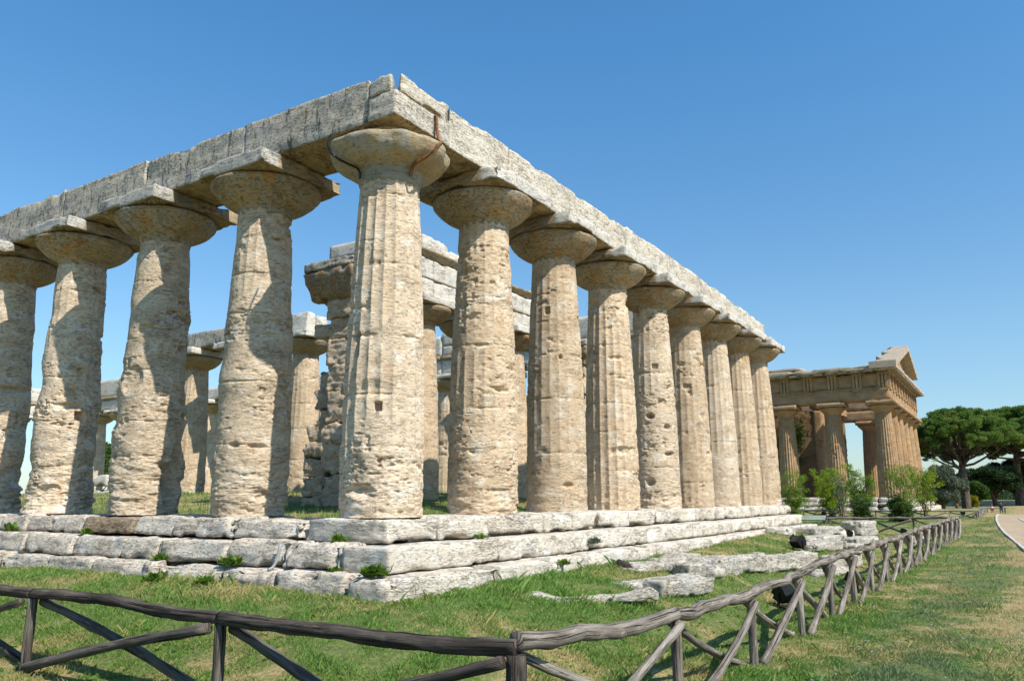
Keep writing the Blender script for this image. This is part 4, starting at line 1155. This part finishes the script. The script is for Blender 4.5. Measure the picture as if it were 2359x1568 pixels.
fallen('pile of white squared courses deep inside the temple, lower stone', (14.5, 30.0), (3.2, 1.4, .8), .2, 'step', seed=1024, res=.1).location.z = .28
fallen('pile of white squared courses deep inside the temple, upper stone', (14.6, 30.1), (3.0, 1.2, .75), .2, 'inner', seed=1025, res=.1).location.z = 1.06

# ================================================================ floodlights, panel
def floodlight(x, y, s, rz, tilt, label):
    x, y = site(x, y)
    root = empty('floodlight', (x, y, gz(x, y)), rz)
    tag(root, label, 'floodlight', 'black floodlights on the grass')
    mb = MB(); mb.box((0, 0, .01), (.16 * s, .16 * s, .02)); mb.build('base', M['black'], root)
    mb = MB()
    mb.box((-.2 * s, 0, .17 * s), (.012 * s, .03 * s, .16 * s)); mb.box((.2 * s, 0, .17 * s), (.012 * s, .03 * s, .16 * s)); mb.box((0, 0, .035 * s), (.21 * s, .03 * s, .012 * s))
    mb.build('bracket', M['black'], root)
    bm = bmesh.new()
    prof = [(-.16, -.12), (-.16, .10), (-.06, .16), (.10, .18), (.10, -.18), (-.06, -.16)]
    va = [bm.verts.new((-.185 * s, a * s, b * s)) for a, b in prof]; vb = [bm.verts.new((.185 * s, a * s, b * s)) for a, b in prof]
    bm.faces.new(va); bm.faces.new(vb[::-1])
    for k in range(6): bm.faces.new((va[k], vb[k], vb[(k + 1) % 6], va[(k + 1) % 6]))
    bmesh.ops.recalc_face_normals(bm, faces=bm.faces)
    me = bpy.data.meshes.new('housing'); bm.to_mesh(me); bm.free(); me.materials.append(M['black'])
    h = bpy.data.objects.new('housing', me); col.objects.link(h); h.parent = root; h.location = (0, 0, .30 * s); h.rotation_euler = (tilt, 0, 0)
    mb = MB(); mb.box((0, .108 * s, 0), (.165 * s, .006 * s, .155 * s)); mb.build('glass', M['black_glass'], h)
    for sx in (-1, 1):
        mb = MB(); mb.box((sx * .165 * s, .15 * s, .02 * s), (.006 * s, .05 * s, .13 * s)); mb.build('barn_door', M['black'], h)
floodlight(4.65, -5.02, .80, -.5, .6, 'large black floodlight on the grass just behind the front fence brace')
floodlight(8.65, -5.42, .75, -.2, .5, 'black floodlight half hidden behind the fence posts, second along the fence')
floodlight(12.2, -3.48, .85, 1.1, 1.0, 'upright black floodlight in front of the smooth long slab')
floodlight(19.3, -3.45, .62, .3, .3, 'small black floodlight lying on the loose slabs beside the big white boulder')
floodlight(29.9, -3.75, .8, .2, .4, 'black floodlight on the grass near the rear log fence')
floodlight(60.3, 5.9, 1.0, 0, .4, 'tiny black floodlight by the distant fence in front of the far temple')
floodlight(66.0, -3.6, 1.0, 0, .4, 'tiny dark floodlight near the corner of the distant fence')
px_, py_ = site(26.7, -.62)
root = empty('information_panel', (px_, py_, gz(px_, py_)), 0)
tag(root, 'low tilted information panel on two thin legs beside the temple steps', 'sign')
zz = -1.0 - root.location.z
v = np.array([(-.14, -.62, 0.0), (-.14, .62, 0.0), (.16, .62, .2), (.16, -.62, .2)])
n_ = np.array((-.16, 0, .24)) / .29 * .02
bo = [tuple(a + np.array((0, 0, .62))) for a in v] + [tuple(a + n_ + np.array((0, 0, .62))) for a in v]
fc = [[3, 2, 1, 0], [4, 5, 6, 7], [0, 1, 5, 4], [1, 2, 6, 5], [2, 3, 7, 6], [3, 0, 4, 7]]
mk('frame', bo, np.array(fc), M['panel_frame'], root)
c_ = np.mean(v, axis=0)
bo = [tuple((a - c_) * .94 + c_ + n_ * 1.15 + np.array((0, 0, .62))) for a in v]
bo += [tuple(np.array(a) + n_ * .3) for a in bo]
mk('board', bo, np.array(fc), M['panel'], root)
for sy in (-.5, .5):
    mb = MB(); mb.box((.0, sy, .30), (.02, .02, .38)); mb.build('leg', M['panel_frame'], root)

# ================================================================ plants
def leaf_cloud(rs, centres, radii, n_each, size, flatten=1.0, up=0.0, aspect=.45):
    """leaf sized triangles through ellipsoid volumes, denser towards their skin"""
    vs = []
    for c, r in zip(centres, radii):
        n = int(n_each * (np.prod(np.atleast_1d(r)) ** (2 / 3) if np.ndim(r) else r * r))
        n = max(n, 6)
        d = rs.randn(n, 3); d /= np.linalg.norm(d, axis=1)[:, None]
        rad = rs.rand(n, 1) ** .45
        p = np.array(c) + d * rad * np.array(r) * np.array([1, 1, flatten])
        a = rs.randn(n, 3); a[:, 2] += up; a = a * .7 + d * .6; a /= np.linalg.norm(a, axis=1)[:, None]
        b = np.cross(a, rs.randn(n, 3)); b /= np.linalg.norm(b, axis=1)[:, None] + 1e-6
        s = size * rs.uniform(.6, 1.3, (n, 1))
        vs.append(np.stack([p - b * s * aspect, p + b * s * aspect, p + a * s * 1.5 + b * s * .1], 1))
    v = np.concatenate(vs).reshape(-1, 3)
    return v, np.arange(len(v)).reshape(-1, 3)

def limb(rs, p0, p1, n=8, sag=0.0, jit=.08):
    p0 = np.array(p0, float); p1 = np.array(p1, float)
    t = np.linspace(0, 1, n)[:, None]
    q = p0 + (p1 - p0) * t
    L = np.linalg.norm(p1 - p0)
    q[1:-1] += rs.randn(n - 2, 3) * jit * L / n
    q[:, 2] -= sag * L * np.sin(PI * t[:, 0])
    return q

def pine(x, y, z, H, Rc, seed, label, trunk_r=.5, fork=.45, cup=.34, n=5200):
    rs = np.random.RandomState(seed)
    x, y = site(x, y); z = gz(x, y) - .03
    root = empty('pine_tree', (x, y, z))
    tag(root, label, 'tree', 'umbrella pines')
    mb = MB()
    zf = H * fork
    tr = np.array([(0, 0, -.3), (.05, 0, zf * .3), (-.04, .05, zf * .7), (0, 0, zf), (.1, 0, zf + (H - zf) * .35), (.1, .1, H * .88)])
    mb.tube(curve_pts(tr, 24), np.interp(np.linspace(0, 1, 24), [0, .08, .5, .62, 1], [trunk_r * 1.15, trunk_r, trunk_r * .9, trunk_r * .6, .08]), 12)
    cs, rr = [], []
    nb_ = 26
    for k in range(nb_):
        a = k * 2.399 + rs.uniform(-.2, .2)
        f = math.sqrt((k + .5) / nb_)
        rad = Rc * f * rs.uniform(.86, 1.0)
        top = H - (H * cup) * (f ** 2.1) * rs.uniform(.85, 1.1)
        c = np.array([math.cos(a) * rad, math.sin(a) * rad, top - Rc * .16])
        st = np.array([0, 0, zf * rs.uniform(.86, 1.15) + (H - zf) * .25 * (1 - f)])
        mid = st * .45 + c * .55; mid[2] -= (c[2] - st[2]) * .22
        q = curve_pts([st, mid, c], 10); q[1:-1] += rs.randn(8, 3) * .09
        mb.tube(q, np.linspace(trunk_r * .34, .05, 10), 7)
        for _ in range(3):
            e = c + rs.randn(3) * np.array([1, 1, .35]) * Rc * .18
            mb.tube(limb(rs, q[6], e, 5), np.linspace(.07, .02, 5), 5, False)
        m_ = rs.randint(17, 24)
        for _ in range(m_):
            cc = c + rs.randn(3) * np.array([1, 1, .36]) * Rc * .15
            cs.append(cc); rr.append(np.array([1, 1, .6]) * Rc * rs.uniform(.055, .10))
    mb.build('trunk', M['pine_bark'], root, True)
    v, f = leaf_cloud(rs, cs, rr, n / 2.0, Rc * .019, 1.0, .9, .28)
    mk('crown', v, f, M['pine'], root)
    return root
pine(103.0, -1.5, -.92, 12.9, 6.5, 21, 'tall umbrella pine with a thick dark trunk, nearest the far temple', .52, .40)
pine(141.0, -6.6, -.82, 16.3, 11.5, 24, 'taller umbrella pine at the right edge behind the first pine', .55, .48)

def tree(name, x, y, z, H, Rc, seed, mat, label, trunk_h=.3, tr=.25, n=900, leaf_s=.12, group=None, flat=.8, clumps=26, cat='tree', open_=1.0):
    rs = np.random.RandomState(seed)
    x, y = site(x, y); z = gz(x, y) - .03
    root = empty(name, (x, y, z)); tag(root, label, cat, group)
    mb = MB()
    hc = H * trunk_h
    mb.tube(limb(rs, (0, 0, -.2), (0, 0, H * .72), 10, 0, .1), np.linspace(tr, tr * .25, 10), 10)
    cs, rr = [], []
    cz = (H + hc) / 2; hz = (H - hc) / 2
    for k in range(clumps):
        d = rs.randn(3); d /= np.linalg.norm(d)
        f = rs.rand() ** .4 * .78
        c = np.array([d[0] * Rc * f, d[1] * Rc * f, cz + d[2] * hz * f])
        cs.append(c); rr.append(np.array([1, 1, flat]) * Rc * rs.uniform(.2, .36) * open_)
        mb.tube(limb(rs, (0, 0, hc * rs.uniform(.7, 1.2)), c, 6), np.linspace(tr * .35, .02, 6), 6, False)
    mb.build('trunk', M['bark'] if mat not in ('cedar',) else M['pine_bark'], root, True)
    v, f = leaf_cloud(rs, cs, rr, n * 1.7, leaf_s * 1.1, 1, .3)
    mk('crown', v, f, M[mat], root)
    return root
tree('olive_tree', 94.5, .25, -.86, 5.6, 2.6, 31, 'olive', 'grey green olive tree between the far temple and the pine trunk', .05, .25, 1500, .12)
tree('olive_tree', 97.5, -.9, -.9, 4.6, 1.9, 131, 'olive', 'smaller grey green tree close to the left of the pine trunk', .05, .2, 1500, .12)
tree('bay_tree', 90.5, 2.0, -.86, 3.4, 1.5, 32, 'shrub_dark', 'small dark leafy tree under the olive tree', .05, .15, 1200, .11)
tree('cedar_tree', 131.0, -3.4, -.82, 6.4, 4.6, 33, 'cedar', 'dark spreading tree under the pines with a short thick trunk', .24, .42, 620, .17, flat=.45, clumps=42)
tree('cedar_tree', 146.0, -5.9, -.8, 8.2, 4.6, 34, 'cedar', 'dark tree with a slim trunk at the right edge under the pines', .28, .36, 620, .17, flat=.45, clumps=40)
tree('garden_bush', 118.0, -1.7, -.86, 3.9, 2.1, 35, 'tree', 'bright green rounded bush right of the pine trunk', .02, .15, 1500, .12, cat='bush')
tree('garden_bush', 108.5, -1.65, -.88, 1.75, 1.0, 36, 'bush_gold', 'low golden yellow bush at the foot of the pine', .02, .08, 2600, .10, cat='bush')
LB = ['tall green tree seen between the flank columns, nearest the image edge', 'green tree seen through the second gap of the flank columns', 'slim green tree seen through the third gap beside the far column', 'green tree filling the lowest part of the first gap']
for k, (x, y, H, rc) in enumerate([(30, 92, 11, 4.5), (46, 86, 10.5, 4.5), (58, 72, 11.0, 4.2), (22, 100, 9, 5)]):
    tree('broadleaf_tree', x, y, -1.2, H, rc, 60 + k, 'tree', LB[k], .12, .3, 520, .2, 'trees beyond the temple', clumps=34)
# far treeline on the plain
rs = np.random.RandomState(77)
cs, rr = [], []
for k in range(150):
    a = R(-4) + R(75) * k / 150
    d = 420 + 60 * rs.rand()
    cs.append(np.array([CAM.x + math.cos(a) * d, CAM.y + math.sin(a) * d, .2 + rs.rand() * 1.2])); rr.append(np.array([7, 7, 2.2 + rs.rand() * 1.5]))
v, f = leaf_cloud(rs, cs, rr, 14, .8, 1, .3)
tag(mk('distant_treeline', v, f, M['cedar']), 'low distant belt of trees along the horizon', 'trees', kind='stuff')

def shrub(x, y, z, H, W, seed, mats, label, stems=6, dens=1.0, base_dense=0.0, lean=(0, 0), spread=1.0):
    rs = np.random.RandomState(seed)
    x, y = site(x, y); z = gz(x, y) - .03
    root = empty('shrub', (x, y, z)); tag(root, label, 'shrub', 'shrubs before the far temple')
    mb = MB(); cs, rr = [], []
    for s in range(stems):
        a = rs.uniform(0, 2 * PI); f = rs.uniform(.25, 1.0)
        end = np.array([math.cos(a) * W * .5 * f * spread + lean[0] * H, math.sin(a) * W * .5 * f * spread + lean[1] * H, H * rs.uniform(.72, .97)])
        q = limb(rs, rs.randn(3) * np.array([.08, .08, 0]) + np.array([0, 0, -.1]), end, 10, rs.uniform(-.05, .1), .35)
        mb.tube(q, np.linspace(.045, .012, 10), 6, False)
        for t in range(3, 10):
            for _ in range(3):
                e = q[t] + rs.randn(3) * np.array([.9, .9, .6]) * W * .17
                mb.tube(np.array([q[t], (q[t] + e) / 2 + rs.randn(3) * .04, e]), np.array([.014, .01, .005]), 4, False)
                cs.append(e); rr.append(max(W, 1.8) * rs.uniform(.07, .15) * np.array([1, 1, .9]))
    for _ in range(int(base_dense * 30)):
        cs.append(np.array([rs.randn() * W * .22, rs.randn() * W * .22, rs.uniform(.1, .45) * H * .8])); rr.append(W * rs.uniform(.1, .17) * np.ones(3))
    mb.build('stems', M['bark'], root, True)
    v, f = leaf_cloud(rs, cs, rr, 1500 * dens, .065, 1, .4)
    mk('leaves', v, f, M[mats], root)
    return root
shrub(56.5, 7.3, gz(56.5, 7.3), 3.6, 2.3, 71, 'shrub', 'loose green shrub right beside the last front column of the near temple', 7, .6, .1)
shrub(62.5, 5.7, gz(62.5, 5.7), 3.9, 2.6, 72, 'shrub_yellow', 'dense yellow green shrub before the dark wall of the far temple', 8, .95, .4)
shrub(57.0, 3.9, gz(57.0, 3.9), 3.5, 1.5, 73, 'olive', 'thin greyish twiggy shrub between the two denser ones', 6, .22, 0)
shrub(47.5, .85, gz(47.5, .85), 3.8, 1.5, 74, 'shrub', 'tall shrub with a dark dense foot in the middle of the row', 8, .7, .1)
shrub(46.8, .8, gz(46.8, .8), 1.5, 1.2, 174, 'shrub_dark', 'low dark bush at the foot of the middle tall shrub', 6, 1.4, .9)
shrub(51.5, -1.25, gz(51.5, -1.25), 4.0, 2.4, 75, 'shrub', 'open shrub with forking bare stems before the corner column of the far temple', 7, .3, 0, spread=1.35)
shrub(50.8, -1.0, gz(50.8, -1.0), 1.5, 1.5, 175, 'shrub_dark', 'low dark bush under the open forking shrub', 6, 1.4, .9)
shrub(62.0, -1.35, gz(62, -1.35), 4.6, 2.1, 76, 'shrub_yellow', 'yellow green shrub at the right end of the row beside the far temple corner', 6, .6, 0)

def weed(x, y, z, s, seed, label, mat='weed', n=70):
    rs = np.random.RandomState(seed)
    mb = MB()
    for _ in range(n):
        a = rs.uniform(0, 2 * PI); L = s * rs.uniform(.5, 1.1); e = rs.uniform(.35, 1.3)
        p = np.array([rs.randn() * s * .3, rs.randn() * s * .3, 0])
        d = np.array([math.cos(a) * math.cos(e), math.sin(a) * math.cos(e), math.sin(e)]) * L
        w_ = np.cross(d, [0, 0, 1]); w_ = w_ / (np.linalg.norm(w_) + 1e-6) * L * .22
        mb.add([p, p + d * .55 + w_, p + d - np.array([0, 0, L * .12]), p + d * .55 - w_], [[0, 1, 2, 3]])
    o = mb.build('weed', M[mat]); o.location = (x, y, z)
    return tag(o, label, 'plant', 'weeds growing on the steps')
weed(-1.60, -1.35, -.70, .20, 1, 'bright leafy weed on the corner of the bottom step', n=140)
weed(-1.52, -.55, -.69, .12, 2, 'small weed on the bottom step left of the bright corner weed')
weed(-1.05, -.15, -.335, .17, 3, 'grassy weed on the middle step beside the corner column block')
weed(-1.52, 1.55, -.69, .20, 4, 'weed in the joint of the flank steps below the second column', n=110)
weed(-1.50, 3.3, -.68, .16, 5, 'weed between the lower flank steps under the third column')
weed(-1.05, 9.0, -.33, .22, 6, 'weed clump on the flank steps near the image edge')
weed(-1.05, 6.3, -.33, .15, 7, 'weed beside the brown block of the top flank step')
weed(4.55, -1.46, -.58, .17, 8, 'dried dark tuft growing out of the middle front step', 'olive', 90)
weed(2.5, -1.88, -.82, .14, 9, 'small weed hanging on the face of the bottom front step')
weed(1.2, -1.08, -.355, .12, 10, 'low weeds at the foot of the top front step')
weed(-2.0, 1.5, -.93, .18, 11, 'tall grass tuft against the bottom flank step', n=120)
weed(-2.1, 2.6, -.93, .20, 12, 'broad leafed weed on the grass beside the bottom flank step', n=120)

# ---------------------------------------------------------------- grass
def blades(name, seed, N, th0, th1, r0, r1, hmin, hmax, wid, keep):
    rs = np.random.RandomState(seed)
    r = np.exp(rs.uniform(math.log(r0), math.log(r1), N)); th = rs.uniform(th0, th1, N)
    x = CAM.x + r * np.cos(th); y = CAM.y + r * np.sin(th)
    k = keep(x, y)
    x, y, r = x[k], y[k], r[k]; n = len(x)
    z = G(x, y)
    pn = np.stack([x, y, x * 0], 1)
    z = z + 0.035 * fbm(pn * .8, 3) - .01
    patch = fbm(pn * .55 + 3, 3); tuft = fbm(pn * 3.3, 2)
    h = rs.uniform(hmin, hmax, n) * np.maximum(.35, 1 + .6 * patch + 1.0 * tuft)
    h *= np.where(rs.rand(n) < .03, 1.8, 1.0)
    side = y < -5.9
    h *= np.where(side, 1.15, 1.0)
    near_ = ((np.abs(y + 5.8) < .30) & (x > -5)) | ((np.abs(x + 4.9) < .25) & (y > -6)) | ((y > -2.15) & (x > -2)) | (x > -2.15) & (y > -2.1)
    h *= np.where(near_, 1.2, 1.0)
    grow = np.zeros(n)
    for (fx_, fy_, hx, hy, ra) in FOOT:
        u = (x - fx_) * math.cos(ra) + (y - fy_) * math.sin(ra); w = -(x - fx_) * math.sin(ra) + (y - fy_) * math.cos(ra)
        dd = np.hypot(np.maximum(np.abs(u) - hx, 0), np.maximum(np.abs(w) - hy, 0))
        grow = np.maximum(grow, 1 - sst(0, .3, dd))
    h *= 1 + .35 * grow
    a = rs.uniform(0, 2 * PI, n); lean = rs.uniform(.15, 1.0, n) * h
    d = np.stack([np.cos(a) * lean, np.sin(a) * lean, h * rs.uniform(.7, 1, n)], 1)
    a2 = a + PI / 2 + rs.uniform(-.9, .9, n); w_ = wid * (0.7 + r / 11) * rs.uniform(.6, 1.3, n)
    s = np.stack([np.cos(a2) * w_, np.sin(a2) * w_, w_ * 0], 1)
    p = np.stack([x, y, z], 1)
    v = np.stack([p - s, p + s, p + d * np.array([.5, .5, .72]) + s * .7, p + d], 1).reshape(-1, 3)
    b = np.arange(n) * 4
    f = np.stack([b, b + 1, b + 2, b + 3], 1)
    return mk(name, v, f, M['blade'])
kyf = lambda x: np.interp(x, kerb_line[:, 0], kerb_line[:, 1])
def keep_out(x, y):
    t = (x > -1.8) & (x < 24.7) & (y > -1.8) & (y < 54.5)
    pth = (x > 9) & (x < 74) & (y < kyf(x) + .1)
    pr = 1 - np.clip((-7.4 - y) / 1.2, 0, .75)
    nz = fbm(np.stack([x * .9, y * .9, x * 0 + 3], 1), 3)
    bare = (np.random.RandomState(4).rand(len(x)) > pr) & (nz > -.25)
    nept_ = (x > 70.4) & (x < 98) & (y > -.7)
    return ~t & ~pth & ~bare & ~nept_
g = blades('grass', 5, 1150000, R(-1), R(67), 4.2, 75.0, .028, .064, .0023, keep_out)
tag(g, 'short mown grass with dry yellow patches around the temple', 'grass', kind='stuff')
def keep_in(x, y): return (x > .8) & (x < 22) & (y > .9) & (y < 48) & ~((x > 4.5) & (x < 18.4) & (y > 4.9) & (y < 8.3))
rs = np.random.RandomState(9)
n = 60000
x = rs.uniform(.8, 22, n); y = .9 + 34 * rs.rand(n) ** 1.3
k = keep_in(x, y); x, y = x[k], y[k]; n = len(x)
pp = np.stack([x, y, x * 0], 1)
z = GI(x, y) + .06 * fbm(pp * .7, 3)
h = rs.uniform(.05, .13, n); a = rs.uniform(0, 2 * PI, n); w_ = rs.uniform(.006, .014, n)
p = np.stack([x, y, z - .01], 1); d = np.stack([np.cos(a) * h * .5, np.sin(a) * h * .5, h], 1); s = np.stack([np.sin(a) * w_, -np.cos(a) * w_, x * 0], 1)
v = np.stack([p - s, p + s, p + d], 1).reshape(-1, 3)
tag(mk('grass', v, np.arange(3 * n).reshape(-1, 3), M['blade']), 'sparse grass on the raised earth inside the temple', 'grass', kind='stuff')
# broad leafed weeds and dry stalks in the lawn
rs = np.random.RandomState(19)
N_ = 4200
r = np.exp(rs.uniform(math.log(4.5), math.log(26), N_)); th = rs.uniform(R(0), R(66), N_)
x = CAM.x + r * np.cos(th); y = CAM.y + r * np.sin(th)
k = keep_out(x, y) & (fbm(np.stack([x * .7, y * .7, x * 0 + 8], 1), 2) > -.1); x, y, r = x[k], y[k], r[k]
vv = []
for x_, y_, r__ in zip(x, y, r):
    m_ = rs.randint(4, 9); z_ = gz(x_, y_) + .005
    a0 = rs.uniform(0, 6.28); sz = rs.uniform(.025, .065)
    for q in range(m_):
        a = a0 + q * 6.283 / m_ + rs.uniform(-.3, .3); L = sz * rs.uniform(.6, 1.2); e = rs.uniform(.3, 1.0)
        d = np.array([math.cos(a) * math.cos(e), math.sin(a) * math.cos(e), math.sin(e)]) * L
        w_ = np.array([-math.sin(a), math.cos(a), 0]) * L * .3
        p = np.array([x_, y_, z_])
        vv += [p, p + d * .6 + w_, p + d - np.array([0, 0, L * .2]), p + d * .6 - w_]
vv = np.array(vv); b = np.arange(len(vv) // 4) * 4
tag(mk('weeds', vv, np.stack([b, b + 1, b + 2, b + 3], 1), M['weed']), 'small broad leafed weeds scattered through the mown grass', 'weeds', kind='stuff')
# little flowers in the meadow
rs = np.random.RandomState(15)
mb = MB()
for k in range(70):
    x = rs.uniform(-6, 18); y = rs.uniform(-8.4, -6.0)
    z = gz(x, y) + rs.uniform(.08, .16)
    for q in range(5):
        a = q * 1.257 + rs.rand()
        mb.add([(x, y, z), (x + math.cos(a) * .02, y + math.sin(a) * .02, z + .008), (x + math.cos(a + .7) * .02, y + math.sin(a + .7) * .02, z + .008)], None, [[0, 1, 2]])
M['petal'] = flat('pale_blue_petal', (0.42, 0.42, 0.66), .6)
tag(mb.build('meadow_flowers', M['petal']), 'tiny pale blue flowers scattered in the grass beside the path', 'flowers', kind='stuff')

# ================================================================ far right: bench, people, wall, house
px_, py_ = site(80.5, -5.35)
root = empty('bench', (px_, py_, gz(px_, py_)), 0)
tag(root, 'low wooden bench at the far end of the path with two people', 'bench')
mb = MB(); mb.box((0, 0, .44), (.22, .95, .035)); mb.build('seat', M['wood'], root)
for sy in (-.75, .75):
    mb = MB(); mb.box((0, sy, .2), (.18, .06, .205)); mb.build('leg', M['wood'], root)
def person(x, y, z, s, top, legs, label, hat=None, arm=0.0):
    dz = z - gz(x, y); x, y = site(x, y); z = gz(x, y) + dz
    root = empty('person', (x, y, z), 0); root.scale = (s, s, s); tag(root, label, 'person')
    # seated, facing -x (towards the temples' fence)
    J = {'pel': (0, 0, .52), 'sp': (.02, 0, .75), 'ch': (.01, 0, .95), 'nk': (-.01, 0, 1.10), 'hd': (-.03, 0, 1.20), 'ht': (-.02, 0, 1.32)}
    names = list(J); V = [J[k] for k in names]; Rr = [.15, .14, .16, .06, .10, .085]
    E = [(0, 1), (1, 2), (2, 3), (3, 4), (4, 5)]
    def chain(st, pts, rad):
        p = st
        for q, r_ in zip(pts, rad):
            V.append(q); Rr.append(r_); E.append((p, len(V) - 1)); p = len(V) - 1
    for sy in (-1, 1):
        chain(0, [(-.08, sy * .10, .50), (-.42, sy * .12, .50), (-.44, sy * .12, .10), (-.56, sy * .13, .04)], [.095, .07, .05, .04])
        chain(2, [(0, sy * .17, 1.0), (-.05 - arm * .1, sy * .25, .76 + arm * .1), (-.26, sy * .17, .62 + arm * .2), (-.33, sy * .14, .60 + arm * .22)], [.07, .05, .04, .035])
    me = bpy.data.meshes.new('body'); me.from_pydata(V, E, []); me.update()
    o = bpy.data.objects.new('body', me); col.objects.link(o); o.parent = root
    md = o.modifiers.new('skin', 'SKIN'); md.use_smooth_shade = True
    for k, sv in enumerate(me.skin_vertices[0].data): sv.radius = (Rr[k], Rr[k]); sv.use_root = (k == 0)
    o.modifiers.new('sub', 'SUBSURF').levels = 1
    o.modifiers['sub'].render_levels = 1
    me.materials.append(M[legs])
    # clothing and hair as shells over the body
    v, f = lathe_geo(smooth_prof([(.13, .50), (.175, .60), (.17, .78), (.20, .94), (.17, 1.03), (.075, 1.09)], 12), 18)
    mk('shirt', v * np.array([.85, 1.05, 1]), f, M[top], root, True)
    for sy in (-1, 1):
        mb = MB(); mb.tube([(0, sy * .17, 1.0), (-.04, sy * .235, .87), (-.05 - arm * .1, sy * .25, .76 + arm * .1)], [.082, .072, .062], 8); mb.build('sleeve', M[top], root, True)
    v, f = lathe_geo(smooth_prof([(.062, 1.09), (.085, 1.12), (.102, 1.20), (.095, 1.29), (.05, 1.335), (.001, 1.34)], 12), 16)
    mk('head', v + np.array([-.03, 0, .01]), f, M['skin'], root, True)
    v, f = lathe_geo(smooth_prof([(.108, 1.20), (.115, 1.24), (.108, 1.31), (.06, 1.36), (.001, 1.37)], 10), 16)
    mk('hat' if hat else 'hair', v + np.array([-.015, 0, .02]), f, M[hat or 'hair'], root, True)
person(80.5, -5.05, gz(80.5, -5.05) - .10, .62, 'white_cloth', 'red_cloth', 'small seated person in a white top and red hat on the far bench', 'red_cloth')
person(80.5, -5.80, gz(80.5, -5.8) - .06, .8, 'dark_cloth', 'dark_cloth', 'seated person in dark clothes on the far bench, arm raised', None, 1.0)
v, f = rbox_geo((151.5, -8.3, -.85), (.7, 22, 1.0), res=.35, rad=.06, amp=.06, chip=.3, seed=1100)
tag(mk('dry_stone_wall', v, f, M['inner'], None, True), 'low grey stone wall far behind the bench under the trees', 'wall')
root = empty('house', (188, -14.6, -1.1)); tag(root, 'far house with a terracotta roof at the right edge behind the trees', 'house')
mb = MB(); mb.box((0, 0, 1.9), (4, 6, 1.9)); mb.build('wall', M['plaster'], root)
mk('roof', [(-4.5, -6.5, 3.75), (4.5, -6.5, 3.75), (4.5, 6.5, 3.75), (-4.5, 6.5, 3.75), (0, -6.5, 5.6), (0, 6.5, 5.6)], [np.array([[0, 4, 5, 3], [1, 2, 5, 4], [0, 3, 2, 1]]), np.array([[0, 1, 4], [2, 3, 5]])], M['tile'], root)
for sy in (-3, 1, 4):
    mb = MB(); mb.box((-4.02, sy, 2.0), (.04, .5, .7)); w_ = mb.build('window', M['black_glass'], root)
